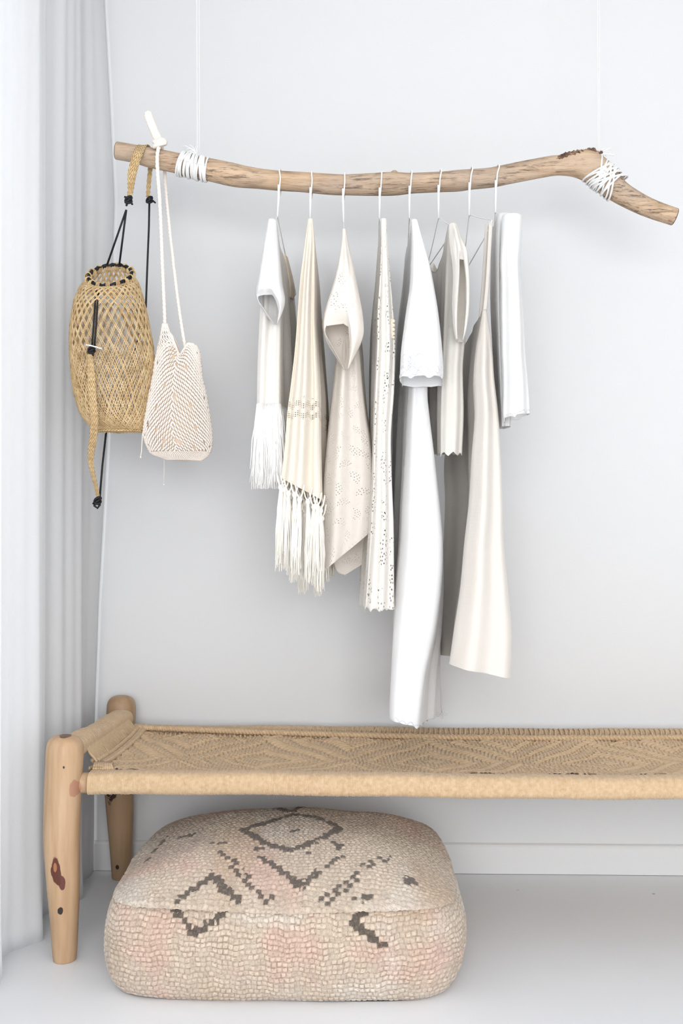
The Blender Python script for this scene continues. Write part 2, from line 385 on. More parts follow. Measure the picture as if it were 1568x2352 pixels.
def lashing(label, pxs, cyf, rad_px, turns, line_px, tilt, seed, cross=False):
    rnd = random.Random(seed)
    x0, x1 = pxs
    root = thing('hanging_cord', label, 'cord', tuple(P((x0+x1)/2, cyf((x0+x1)/2), RY)), 'white cords holding up the branch')
    b = MB()
    for k in range(turns):
        u = (k+.5)/turns; cx = x0+(x1-x0)*u + rnd.uniform(-1.5, 1.5); cy = cyf(cx)
        R = (rad_px+1.0+rnd.uniform(0, 3.0))/F*RY
        dl = ((.50, -.55, .12, -.2, .62)[k % 5] if cross else .12-.40*u+(.22 if k % 6 == 3 else 0)) + rnd.uniform(-.05, .05)
        d = Vector((math.sin(tilt+dl), 0, math.cos(tilt+dl))); R2 = R/math.cos(dl); c = P(cx, cy, RY)
        b.tube([c+d*(math.sin(2*PI*i/30)*R2)+Vector((0, -math.cos(2*PI*i/30)*R, 0)) for i in range(31)], .0022, 7, uv=True)
    b.build('cord_wrap', M_cord, root)
    b = MB(); c0 = cyf(line_px)
    top = P(line_px, c0-rad_px-3, RY); zc = 2.6
    b.tube([top+Vector((0,0,-.012)), top+Vector((0, 0, .02)), top+Vector((-.001, 0, .3)), Vector((top.x-.002, RY, zc))], .0011, 6, uv=True)
    b.tube([top+Vector((.004,.004,-.012)), top+Vector((.004, .004, .02)), top+Vector((.0035, .004, .3)), Vector((top.x+.002, RY+.004, zc))], .0010, 6, uv=True)
    b.build('suspension_line', M_cord, root)
    b = MB()
    s = -1 if not cross else 1
    for k in range(16):
        e = P(line_px, c0-rad_px-2, RY-.004)
        d = Vector((s*rnd.uniform(.006, .034), rnd.uniform(-.01, .01), rnd.uniform(.0, .024)))
        b.tube([e, e+d*.4+Vector((0, 0, .008)), e+d*.8+Vector((0, 0, .006)), e+d], [.0014, .001, .0008, .0004], 5)
    b.tube(sm([tuple(P(line_px+1, c0-rad_px+2, RY-.012)), tuple(P(line_px-8*1, c0-rad_px-8, RY-.008)), tuple(P(line_px-18*1 if not cross else line_px+22, c0-rad_px-12, RY-.005)), tuple(P(line_px-28 if not cross else line_px+36, c0-rad_px-9, RY))], 12), .0018, 7)
    b.build('loose_end', M_cord, root)
    b = MB()
    b.ball(P(line_px, c0-rad_px-2, RY-.004), (.007, .006, .006)); b.ball(P(line_px-6, c0-rad_px+1, RY-.009), (.005, .004, .005))
    b.build('knot', M_cord, root)
lashing('white cord wrapped tidily round the left part of the branch', (414, 477), lambda x: 383+(x-445)*.22, 24.5, 22, 453, math.radians(12), 1)
lashing('white cord crisscrossed round the bend at the branch right end', (1371, 1404), lambda x: 398+(x-1375)*.88, 30.5, 18, 1373, math.radians(38), 2, True)

# ------------------------------------------------------------------ hangers and garments
NY = 2.388
def hanger(label, hx, top, neck, ftip, btip, yf, yb, barsag=0, grey=False):
    root = thing('wire_hanger', label, 'hanger', tuple(P(*neck, NY)), 'wire hangers on the branch')
    stub = (neck[0]+2.5 if neck[0] < hx else neck[0], top[1]+30)
    b = MB()
    T = P(top[0], top[1], RY)
    R = .029
    f0 = P(top[0]-3, top[1]+46, NY)
    pts = [f0, P(top[0]-2, top[1]+34, NY-.002), P(top[0]-.5, top[1]+14, NY-.0015)]
    for k in range(9):
        an = PI*k/8; pts.append(Vector((T.x, RY-math.cos(an)*R, T.z-.010+math.sin(an)*.0125)))
    pts += [Vector((T.x-.001, RY+R+.001, T.z-.03)), Vector((T.x-.003, RY+R-.002, T.z-.047))]
    b.tube(sm([tuple(q) for q in pts], 44), .00165, 8)
    b.build('hook', M_wire, root)
    b = MB(); N0 = P(*neck, NY)
    s0 = P(top[0]-5, top[1]+30, NY-.0008)
    b.tube([s0, P(top[0]-5, top[1]+60, NY), N0], .0019, 8)
    b.tube([P(top[0]-3, top[1]+44, NY), P(top[0]-3.5, top[1]+60, NY+.001), N0+Vector((.001, .001, 0))], .0016, 8)
    b.build('twisted_neck', M_wire, root)
    b = MB(); A = P(*ftip, yf); B = P(*btip, yb)
    d = Vector((0, 0, -.028))
    b.tube([tuple(q) for q in sm([tuple(N0), tuple(N0.lerp(B, .12)+Vector((0, 0, .003))), tuple(N0.lerp(B, .5)), tuple(B), tuple(B+Vector((0, .006, -.007))), tuple(B+Vector((0, -.004, -.014)))], 30)], .0012, 7)
    b.tube([tuple(q) for q in sm([tuple(N0), tuple(N0.lerp(A, .12)+Vector((0, 0, .003))), tuple(N0.lerp(A, .5)), tuple(A), tuple(A+Vector((0, -.006, -.007))), tuple(A+Vector((0, .004, -.014)))], 30)], .0012, 7)
    b.tube([A+Vector((0, .004, -.014)), A.lerp(B, .5)+Vector((0, 0, -.014-barsag)), B+Vector((0, -.004, -.014))], .0012, 7)
    b.build('shoulder_wire', M_wire, root)
    return root

def sheet(name, m, parent, front, Yf, back, Yb, nt=90, wave=.006, bulge=.02, seed=0, freq=5, dip=0.0, rag=.0, nf=26, ns=26, nb=12, fold=.35, cut=None, solid=.001, ragf=40, te=None, tuck=0.0):
    """cloth tube hung from a hanger: front and back edges given as (py, left, right) or (pyL, left, pyR, right)"""
    def conv(rows): return [(r[0], r[1], r[0], r[2]) if len(r) == 3 else r for r in rows]
    f = sm(conv(front), nt); k = sm(conv(back), nt)
    if te is not None: te = np.interp(np.arange(nf)/nf, [q[0] for q in te], [q[1] for q in te])
    M = nf+ns+nb+ns
    V = np.zeros((nt, M, 3)); UV = np.zeros((nt, M, 2))
    for i in range(nt):
        t = i/(nt-1)
        FL = np.array(tuple(P(f[i, 1], f[i, 0], Yf))); FR = np.array(tuple(P(f[i, 3], f[i, 2], Yf)))
        BL = np.array(tuple(P(k[i, 1], k[i, 0], Yb))); BR = np.array(tuple(P(k[i, 3], k[i, 2], Yb)))
        hw = np.linalg.norm(FR-FL)/2; bu = min(bulge, hw*1.2)
        row = []
        for j in range(nf):
            s = j/nf; a = s*PI
            if te is not None and te[j] < .999:
                q = f[0]*(1-0) if False else None
                tt = t*te[j]*(nt-1); i0 = min(int(tt), nt-2); fr = tt-i0; h = f[i0]*(1-fr)+f[i0+1]*fr
                fl = np.array(tuple(P(h[1], h[0], Yf))); fr_ = np.array(tuple(P(h[3], h[2], Yf)))
            else: fl, fr_ = FL, FR
            p = fl*(.5+.5*math.cos(a))+fr_*(.5-.5*math.cos(a))
            g = math.sin(a)
            y = -bu*g + fold*bu*g*(math.sin(s*freq*2.1+seed+t*1.5)+.5*math.sin(s*freq*4.3+seed*2+t*2.4))*min(1, t*4)
            row.append(p+np.array((0, y, 0)))
        for j in range(ns):
            s = (j+.0)/ns; p = FR*(1-s)+BR*s; g = math.sin(PI*s)
            x = wave*g*(math.sin(s*freq*3+seed*1.3+t*2)+.6*math.sin(s*freq*5.7+seed*.7-t*3))*min(1, .15+t*1.5)
            row.append(p+np.array((x, 0, -dip*g*(1-t)**2)))
        for j in range(nb):
            s = j/nb; a = s*PI; p = BR*(.5+.5*math.cos(a))+BL*(.5-.5*math.cos(a))
            row.append(p+np.array((0, .3*bu*math.sin(a), 0)))
        for j in range(ns):
            s = j/ns; p = BL*(1-s)+FL*s; g = math.sin(PI*s)
            x = tuck*math.sin(PI*s**.7)*min(1, t*2) + wave*g*(math.sin(s*freq*3.3+seed*2.3+t*2.2)+.6*math.sin(s*freq*6.1+seed-t*2))*min(1, .15+t*1.5)
            row.append(p+np.array((x, 0, -dip*g*(1-t)**2)))
        V[i] = row
    seg = np.linalg.norm(np.diff(V[nt//2], axis=0), axis=1); arc = np.concatenate([[0], np.cumsum(seg)])
    if rag:
        j = np.arange(M)
        wv = (np.abs(np.sin(arc*ragf*1.0))*1.2+.6*np.sin(arc*ragf*2.3+seed)+.4*RS.rand(M))
        for q, wt in ((1, 1), (2, .6), (3, .3)):
            V[nt-q, :, 2] += rag*wt*wv
    ln = np.linalg.norm(np.diff(V.mean(1), axis=0), axis=1); Vl = np.concatenate([[0], np.cumsum(ln)])
    UV[..., 0] = arc[None, :]; UV[..., 1] = Vl[:, None]
    b = MB(); b.grid(V, cv=True, uv=UV)
    o = b.build(name, m, parent, solid=solid); return V, o

def strands(name, m, parent, roots, L, n, r=.0009, spread=.006, seed=0, lenvar=.2, clump=None, gather=None, label=None, kind=None):
    rnd = random.Random(seed); b = MB()
    for k in range(n):
        p = Vector(roots(k, rnd)); l = L(k, rnd) if callable(L) else L*(1-lenvar*rnd.random())
        d = Vector((rnd.gauss(0, spread), rnd.gauss(0, spread), 0)); w1 = rnd.uniform(-1, 1)*.0016; w2 = rnd.uniform(-1, 1)*.0016
        pts = [p, p+d*.25+Vector((w1, w2, -l*.25)), p+d*.6+Vector((-w1, w1, -l*.55)), p+d*.85+Vector((w2, -w1, -l*.8)), p+d+Vector((w1, -w2, -l))]
        b.tube(pts, [r, r, r, r*.9, r*.5], 5)
    o = b.build(name, m, parent, label=label)
    if kind: o['kind'] = kind
    return o
def edging(name, m, parent, V, i, cols, r=.0011, scallop=.006, pitch=.02, off=.0):
    """stitched scallop thread following a row of a cloth sheet"""
    b = MB(); pts = []; s = 0
    Q = V[i][cols]
    q = sm(Q, len(cols)*4)
    for k in range(len(q)):
        if k: s += np.linalg.norm(q[k]-q[k-1])
        pts.append(q[k]+np.array((0, -.0022-off, abs(math.sin(s*PI/pitch))*scallop)))
    b.tube(pts, r, 5); o = b.build(name, m, parent); return o
def flowers(name, m, parent, V, spots, r=.0009, size=.008):
    b = MB(); nt, M = V.shape[:2]
    for (ti, tj, sc_) in spots:
        c = V[int(ti*(nt-1)), tj]
        for k in range(5):
            an = 2*PI*k/5+ti*9; d = np.array((math.cos(an), 0, math.sin(an))); e = np.array((-math.sin(an), 0, math.cos(an)))
            L = size*sc_
            pts = [c+np.array((0, -.002, 0))+d*L*.2, c+np.array((0, -.0026, 0))+d*L*.7+e*L*.25, c+np.array((0, -.0022, 0))+d*L*1.1, c+np.array((0, -.0026, 0))+d*L*.7-e*L*.25, c+np.array((0, -.002, 0))+d*L*.2]
            b.tube(sm([tuple(q) for q in pts], 10), r*.6, 4)
    return b.build(name, m, parent)

GY = 2.22; BYK = 2.60
GRP = 'garments on the hangers'
# 1 fringed white top -------------------------------------------------
hanger('leftmost white wire hanger, holding the short fringed white top', 643, (644, 394), (637, 500), (627, 512), (659, 604), 2.235, 2.60)
g = thing('fringed_top', 'short white top with long thin fringe, leftmost garment on the rail', 'top', tuple(P(630, 510, 2.4)))
V1, _ = sheet('body', M_knit, g, [(508,617,634),(560,609,640),(640,600,645),(720,597,646),(800,593,645),(870,591,645),(935,590,645)], 2.29,
              [(590,650,657),(650,655,672),(760,658,682),(850,655,688),(960,650,690)], 2.60, seed=1, dip=.03, wave=.008)
sheet('sleeve', M_white, g, [(505,616,634),(560,606,639),(610,598,643),(650,592,646),(670,589,650),(690,593,653),(715,606,648),(743,628,636)], 2.205,
      [(515,618,636),(580,606,642),(645,590,648),(672,587,652),(692,592,654),(715,604,649),(745,629,635)], 2.268, nt=70, seed=2, bulge=.022, ns=8, fold=.25, wave=.001,
      te=[(0,.74),(.12,.66),(.35,.63),(.56,.63),(.66,.80),(.8,.95),(1,1)])
sheet('sleeve', M_cream, g, [(585,646,655),(620,646,664),(655,648,672),(686,652,672)], 2.50, [(590,652,660),(620,654,668),(655,656,676),(676,666,680)], 2.63, nt=40, seed=3, ns=10, wave=.001)
nt, M = V1.shape[:2]
strands('fringe', M_fringe_w, g, lambda k, r: V1[-1][(r.randrange(0, 28)) % M]+np.array((0, r.uniform(-.003, .003), .006)), lambda k, r: r.uniform(.135, .185), 1100, .0014, .0055, 5, kind='stuff')
strands('fringe', M_fringe_w, g, lambda k, r: V1[-1][(r.randrange(26, M)) % M]+np.array((0, 0, .004)), lambda k, r: r.uniform(.11, .17), 600, .0013, .007, 6, kind='stuff')
# 2 cream shawl with tassels ------------------------------------------
hanger('second white wire hanger from the left, under the cream tasselled poncho', 716, (717, 400), (712, 504), (712, 513), (727, 606), 2.225, 2.60)
g = thing('tasselled_poncho', 'cream poncho edged with openwork band and long knotted tassels', 'poncho', tuple(P(715, 510, 2.4)))
V2, _ = sheet('body', M_creamband, g, [(503,707.5,717.5),(560,700,722),(640,690,723),(720,684,723),(800,678,726),(880,669,731),(950,660,733),(1020,655,734),(1080,648,1098,736),(1098,645,1148,738)], 2.23,
              [(560,713,721),(640,722,732),(720,728,738),(850,736,748),(950,740,753),(1050,742,752),(1180,742,752),(1230,744,752)], 2.60, seed=4, wave=.006, bulge=.03, dip=.02, nf=36, freq=6, fold=.5)
nt, M = V2.shape[:2]
def tassel(p, L, seed, r0=.0085, n=34):
    rnd = random.Random(seed); b = MB(); p = Vector(p)
    for s in (-1, 1):
        b.tube([p+Vector((s*.009, .002, .030)), p+Vector((s*.0055, 0, .012)), p], .0017, 6)
    sw = Vector((rnd.uniform(-.007, .004), rnd.uniform(-.008, .004), 0))
    for k in range(n):
        an = rnd.random()*2*PI; rr = r0*math.sqrt(rnd.random()); l = L*(1-.1*rnd.random()); d = Vector((math.cos(an)*rr, math.sin(an)*rr, 0))
        w = rnd.uniform(-.0014, .0014)
        b.tube([p+d*.2, p+d*.75+sw*.3+Vector((w, 0, -l*.3)), p+d+sw*.7+Vector((-w, w, -l*.62)), p+d*1.25+sw+Vector((w, -w, -l))], [.0014, .0014, .0013, .0007], 5)
    o = b.build('tassel', M_fringe_c, g); b = MB(); b.ball(p, (.0056, .0056, .0066), 8, 6); b.build('tassel_knot', M_fringe_c, o); return o
for k in range(10):
    j = int(1+k*(34/9.5)); q = V2[-1][j]
    tassel(q+np.array((0, -.002, -.020 - .004*(k % 2))), .155+.02*math.sin(k*2.2), 50+k)
for k in range(8):
    q = np.array(tuple(P(655+k*11.5, 1128+9*math.sin(k*1.9)+k*5, 2.275))); tassel(q, .15, 60+k, .009)
for k in range(7):
    q = np.array(tuple(P(664+k*12.5, 1178+12*math.sin(k*1.9)+k*4, 2.27))); tassel(q, .135+.012*math.sin(k*3), 70+k, .0075)
for k in range(6):
    q = np.array(tuple(P(697+k*10, 1222+10*(k % 2), 2.40))); tassel(q, .125+.02*math.sin(k*2+1), 90+k, .0075)
for k in range(3):
    q = np.array(tuple(P(744+k*9, 1238-k*3, 2.55))); tassel(q, .10, 110+k, .006)
# 3 ivory eyelet blouse --------------------------------------------------
hanger('third white wire hanger from the left, inside the ivory eyelet dress', 791, (792, 403), (789, 512), (790, 530), (795, 606), 2.23, 2.60)
g = thing('eyelet_dress', 'ivory dress dotted with small flower eyelets, slanting pointed hem', 'dress', tuple(P(790, 530, 2.4)))
sheet('body', M_eyelet, g, [(600,785,797),(720,778,812),(800,773,824),(880,766,831),(950,758,839),(1020,751,850),(1100,744,857),(1170,742,858),(1245,742,1195,855),(1318,736,1222,851)], 2.315,
      [(600,788,800),(720,792,822),(820,788,832),(920,778,836),(1050,766,852),(1150,760,858),(1250,758,1222,856),(1304,766,1284,852)], 2.60, seed=7, wave=.006, bulge=.03, nf=36, fold=.3)
bk = MB(); pts = [(766,1303),(792,1320),(851,1282),(851,1225),(800,1255),(742,1290)]
sheet('hem_panel', M_eyelet, g, [(1180,752,856),(1230,757,1230,854),(1305,770,1270,852),(1321,792,1283,852)], 2.42, [(1180,752,856),(1230,757,1230,854),(1303,768,1270,852),(1317,791,1283,852)], 2.46, nt=30, seed=3, wave=.001, bulge=.004)
sheet('sleeve', M_eyelet, g, [(526,787,793),(560,784,799),(610,776,811),(660,764,820),(700,751,828),(735,744,833),(765,746,834),(795,757,824),(820,772,812),(846,790,799)], 2.20,
      [(540,788,794),(610,779,811),(680,760,824),(735,741,834),(765,743,834),(790,752,828),(815,770,815),(848,791,798)], 2.272, nt=80, seed=9, bulge=.03, ns=8, fold=.15, wave=.001,
      te=[(0,.68),(.15,.61),(.5,.59),(.58,.62),(.64,.85),(.75,.97),(1,1)])
# 4 lace --------------------------------------------------------------
hanger('white wire hanger carrying the narrow ivory lace dress', 875, (876, 401), (871, 504), (877, 512), (868, 592), 2.235, 2.60)
g = thing('lace_dress', 'narrow ivory lace dress with pierced pattern between eyelet dress and white tunic', 'dress', tuple(P(875, 510, 2.4)))
V4, _ = sheet('body', M_lace, g, [(503,875,887),(560,875,890),(640,872,896),(720,867,903),(800,866,907),(900,862,904),(1000,859,897),(1100,857,899),(1200,852,903),(1300,846,904),(1403,838,905)], 2.23,
      [(590,866,871),(660,861,872),(760,852,870),(850,849,868),(1000,850,868),(1150,846,868),(1290,828,866),(1385,826,862)], 2.60, seed=11, wave=.005, bulge=.03, nf=34, rag=.004, ragf=160, fold=.32, freq=5)
b = MB()
for k in range(26):
    a = k*.8; c = P(900+4*math.sin(a*1.3), 735+k*1.6, 2.215); b.ball(c, (.0035, .003, .003), 7, 5)
b.build('ruffle', M_cream, g)
# 5 white tunic ---------------------------------------------------------
hanger('white wire hanger carrying the long white cutwork tunic', 943, (944.5, 397), (940, 503), (949, 512), (935, 590), 2.235, 2.60)
g = thing('long_tunic', 'long pure white tunic with scalloped cutwork hem, longest garment on the rail', 'tunic', tuple(P(945, 510, 2.4)))
V5, OV5 = sheet('body', M_white2, g, [(520,944,962),(640,940,985),(760,936,985),(893,937,981),(950,934,985),(1050,929,997),(1150,923,1008),(1250,918,1016),(1350,909,1012),(1450,903,999),(1550,898,977),(1640,894,966),(1652,898,1672,962)], 2.30,
      [(590,930,940),(660,924,942),(758,912,940),(900,903,950),(1050,900,985),(1180,901,996),(1300,904,1004),(1400,912,1008),(1520,930,1010),(1630,945,1013),(1640,955,1632,1014)], 2.60, seed=14, wave=.006, bulge=.03, rag=.004, ragf=70, nf=30, fold=.12)
V5s, OV5s = sheet('sleeve', M_white2, g, [(505,945,957),(555,946,971),(605,944,985),(656,942,995),(707,934,1004),(758,927,1010),(809,921,1015),(850,919,1017),(872,917,1016)], 2.19,
      [(520,946,958),(605,945,985),(700,938,1000),(800,926,1012),(893,924,1014)], 2.25, nt=80, seed=15, ns=8, bulge=.03, rag=.006, ragf=90, fold=.3, wave=.001)
edging('scalloped_edge', M_thread, OV5s, V5s, -2, list(range(0, 27)), .0006, .007, .018)
edging('scalloped_edge', M_thread, OV5s, V5s, -9, list(range(1, 26)), .0005, .010, .026)
flowers('embroidery', M_thread, OV5s, V5s, [(.84, 7, 1.7)])
edging('scalloped_edge', M_thread, OV5s, V5s, -16, list(range(2, 17)), .0005, .012, .034)
edging('scalloped_edge', M_thread, OV5, V5, -2, list(range(0, 31)), .0006, .007, .018)
flowers('embroidery', M_thread, OV5, V5, [(.955, 56, 1.5)])
# 6 gauze top -----------------------------------------------------------
hanger('white wire hanger carrying the short cream gauze top', 1010, (1011, 395), (1007, 502), (1037, 519), (984, 600), 2.235, 2.60)
g = thing('gauze_top', 'short cream gauze top with curved neckline and frayed hem', 'top', tuple(P(1010, 520, 2.4)))
V6, OV6 = sheet('body', M_gauze, g, [(517,1029,1048),(600,1024,1062),(700,1020,1066),(784,1017,1066),(850,1015,1062),(950,1012,1064),(1048,1012,1060)], 2.29,
      [(604,984,996),(700,982,1000),(800,980,1000),(900,980,1000),(1045,982,1002)], 2.60, seed=17, wave=.006, bulge=.02, fold=.2, dip=.055, rag=.004, ragf=120)
sheet('sleeve', M_gauze, g, [(515,1031,1048),(545,1031,1058),(575,1034,1071),(600,1038,1074),(640,1040,1077),(700,1038,1077),(750,1041,1071),(780,1047,1062)], 2.20,
      [(520,1032,1049),(580,1036,1072),(640,1040,1077),(700,1039,1077),(750,1043,1071),(785,1050,1064)], 2.255, nt=70, seed=18, ns=8, bulge=.02, fold=.25, freq=5, wave=.001, te=[(0,1),(.28,1),(.46,.42),(.66,.42),(.76,.9),(1,1)])
edging('neck_binding', M_gauze, OV6, V6, 1, list(range(26+26+12, M if False else V6.shape[1])), .0014, 0, 1)
# 7 linen dress ---------------------------------------------------------
hanger('white wire hanger carrying the oat linen strap dress', 1081, (1082, 389), (1077, 496), (1127, 505), (1062, 622), 2.235, 2.58)
g = thing('linen_dress', 'oat coloured linen dress with thin straps, inside shaded by a tuck, flared hem', 'dress', tuple(P(1110, 520, 2.4)))
V7, _ = sheet('body', M_linen, g, [(712,1108,1116),(760,1100,1124),(810,1092,1130),(870,1088,1134),(950,1091,1143),(1050,1083,1149),(1150,1077,1153),(1250,1066,1156),(1350,1057,1165),(1450,1042,1174),(1515,1033,1540,1172),(1524,1031,1556,1171)], 2.24,
      [(808,1060,1069),(900,1045,1070),(1052,1021,1075),(1150,1022,1085),(1250,1018,1100),(1385,1008,1110),(1505,1011,1120)], 2.60, seed=20, wave=.009, bulge=.045, dip=.0, fold=.25, nf=34, freq=4, tuck=.035)  # left side tucked inward, shaped to deepen the shade there
for (pts, yy) in [([(1127,508),(1123,580),(1118,660),(1112,722)], (2.235, 2.24)), ([(1065,626),(1063,700),(1064,760),(1066,812)], (2.58, 2.60))]:
    b = MB(); q = sm(pts, 24); path = [P(x, y, yy[0]+(yy[1]-yy[0])*i/23) for i, (x, y) in enumerate(q)]
    b.tube(path, .0042, 8, flat=.3, up=(0, 1, 0)); 
    if yy[0] < 2.5: b.tube([p+Vector((-.005, .03, 0)) for p in path], .004, 8, flat=.3, up=(0, 1, 0))
    b.build('strap', M_linen, g)
# 8 white blouse --------------------------------------------------------
hanger('rightmost white wire hanger, holding the white blouse beside the linen dress', 1141, (1142.5, 384), (1137, 490), (1160, 502), (1128, 612), 2.22, 2.58)
g = thing('white_blouse', 'crisp white blouse with long sleeve, rightmost garment on the rail', 'blouse', tuple(P(1160, 500, 2.4)))
V8, _ = sheet('body', M_sheer, g, [(494,1140,1175),(560,1138,1180),(680,1140,1170),(800,1144,1170),(900,1148,1172),(980,1152,1172)], 2.25,
      [(520,1128,1150),(600,1127,1150),(700,1126,1150),(850,1134,1152),(985,1146,1158)], 2.50, seed=22, wave=.004, bulge=.02, dip=.01)
V8s, OV8s = sheet('sleeve', M_white, g, [(497,1153,1198),(555,1151,1197),(605,1149,1194),(656,1151,1196),(707,1151,1200),(758,1152,1203),(809,1153,1205),(850,1155,1209),(900,1156,1213),(945,1155,1216),(966,1157,950,1216)], 2.195,
      [(505,1153,1198),(605,1150,1194),(800,1153,1203),(900,1157,1211),(976,1160,958,1212)], 2.245, nt=80, seed=23, ns=8, bulge=.025, rag=.005, ragf=100, fold=.22, wave=.001)
edging('scalloped_edge', M_thread, OV8s, V8s, -2, list(range(0, 27)), .0004, .004, .018)

# ------------------------------------------------------------------ woven rattan bag
def basket():
    g = thing('rattan_bag', 'honey coloured open weave rattan bag with black drawstring, hung at the far left', 'bag', tuple(P(260, 800, RY-.03)))
    Y0 = RY-.03
    rows = sm([(635,205,301),(652,188,316),(680,175,326),(710,169,334),(755,163,343),(800,162,351),(850,165,353),(900,171,347),(950,186,340),(975,204,334),(988,222,326)], 60)
    D = sm([.052,.070,.080,.090,.096,.096,.092,.085,.076,.060,.035], 60)[:, 0]/1.25
    def S(th, t, lift=0.0):
        t = min(max(t, 0), 1); k = t*59; i = min(int(k), 58); f = k-i
        r = rows[i]*(1-f)+rows[i+1]*f; d = D[i]*(1-f)+D[i+1]*f
        py = r[0]; L = P(r[1], py, Y0); R = P(r[2], py, Y0)
        c = (L+R)/2; hw = (R-L).length/2
        tip = (1-t)**3
        z = c.z + tip*(.033*math.sin(th))     # mouth tips towards the viewer
        return Vector((c.x+(hw+lift)*math.cos(th), Y0+(d+lift)*math.sin(th), z))
    b = MB(); Nn = 33; rnd = random.Random(3)
    for sgn in (-1, 1):
        for k in range(Nn):
            for dbl in (-.5, .5):
                th0 = 2*PI*(k+dbl*.22)/Nn
                pts = []; ph = rnd.random()*.02
                for i in range(40):
                    t = i/39; tw = sgn*(t**.9)*2.4
                    pts.append(S(th0+tw+ph, t, .0008*sgn*math.sin(i*2.2+k*PI)))
                b.tube(pts, .00135, 4, flat=.55)
    # finer cross weave low down
    for sgn in (-1, 1):
        for k in range(Nn):
            th0 = 2*PI*(k+.5)/Nn
            pts = [S(th0+sgn*((.50+.5*i/27)**.9)*2.4, .50+.5*i/27, .0006*sgn*math.cos(i*2.0+k*PI)) for i in range(28)]
            b.tube(pts, .0011, 4, flat=.6)
    b.build('woven_body', M_rattan, g)
    b = MB()                                       # bottom: plaited floor
    for k in range(16):
        a0 = 2*PI*k/16; p0 = S(a0, 1); p1 = S(PI-a0+.3, 1); b.tube([p0, (p0+p1)/2+Vector((0, 0, -.004)), p1], .0016, 4)
    for q in range(44):
        a0 = 2*PI*q/44; p = S(a0, 1); b.tube([p, S(a0+.09, 1)+Vector((0, 0, -.004)), S(a0+.16, 1)], .0015, 5)
    b.build('bag_base', M_rattan, g)
    b = MB()                                       # loops at the mouth
    for k in range(15):
        th = 2*PI*(k+.5)/15; p = S(th, 0)+Vector((.002*math.cos(th), .002*math.sin(th), -.002)); o = Vector((math.cos(th), .6*math.sin(th), 0))
        tg = Vector((-math.sin(th), .6*math.cos(th), 0)).normalized()
        for dd in (-.0032, 0, .0032):
            pts = [p+tg*dd+Vector((math.cos(a)*o.x*.0070, math.cos(a)*o.y*.0070, math.sin(a)*.0085+.002)) for a in np.linspace(0, 2*PI, 13)]
            b.tube(pts, .0013, 5)
    b.build('mouth_loop_rim', M_rattan, g)
    b = MB(); ring = [S(2*PI*q/60, 0)+Vector((0, 0, .003+.0015*math.sin(q*1.7))) for q in range(61)]
    b.tube(ring, .0042, 8); b.build('drawstring', M_black, g)
    ap = P(290, 482, RY-.05)
    for (e, dy) in (((246, 608), .0), ((274, 608), .0)):
        b = MB(); b.tube([ap, ap.lerp(P(*e, RY+.0), .5), P(*e, RY+.0)], .0024, 7); b.build('black_cord', M_black, g)
    # front strand, bead and lower strap
    b = MB()
    for dx in (-2.8, 2.8):
        b.tube([P(x+dx, y, yy) for x, y, yy in ((224,668,2.345),(221,700,2.318),(218,745,2.305),(214,795,2.300))], .0022, 7)
    b.build('black_cord', M_black, g)
    b = MB(); V = []
    c = P(216, 797, 2.297)
    for k in range(20):
        an = 2*PI*k/20; rr = .016+.002*(k % 2)
        V.append([c+Vector((math.cos(an)*rr, math.sin(an)*rr*.8, -math.cos(an)*.004+z)) for z in (.0012, -.0012)])
    V = np.array([[tuple(q) for q in r] for r in V]); b.grid(V, cu=True); nn = b.n
    b.f += [tuple(range(0, 40, 2)), tuple(range(1, 40, 2))[::-1]]
    b.build('shell_disc', M_shell, g, smooth=False)
    def knot(px, py, Y, r, extra=()):
        b = MB(); c = P(px, py, Y); rr = r/F*Y
        for k in range(3):
            pts = [c+Vector((math.cos(a)*rr*.75, math.sin(a)*rr*.6, math.sin(a+k*1.1)*rr*.55+(k-1)*rr*.3)) for a in np.linspace(0, 2*PI, 14)]
            b.tube(pts, rr*.36, 6)
        for (ex, ey) in extra:
            e = P(px+ex, py+ey, Y-.003); b.tube([c, c.lerp(e, .6)+Vector((0, 0, .002)), e], [rr*.36, rr*.34, rr*.26], 6)
        b.build('knot', M_black, g)
    knot(210, 804, 2.298, 9, ((4, 13), (-8, 4)))
    knot(295, 460, RY-.045, 9, ((-10, -8), (9, 10), (-5, 13)))
    knot(343, 460, RY+.045, 8, ((14, 6),))
    knot(224, 1150, RY-.03, 9, ((-11, 8), (9, -6)))
    b = MB(); b.tube([P(x, y, RY-.03) for x, y in ((226,1142),(217,1152),(217,1162),(224,1167),(229,1160),(228,1148))], .0028, 7); b.build('knot_loop', M_black, g)
    b = MB(); b.tube([P(x, y, yy) for x, y, yy in ((343,462,RY+.05),(342,520,RY+.05),(338,620,RY+.055),(335,705,RY+.058),(300,850,RY+.075),(262,940,RY+.07),(244,990,RY+.02),(235,1070,RY-.02),(229,1144,RY-.03))], .0024, 7)
    b.build('black_cord', M_black, g)
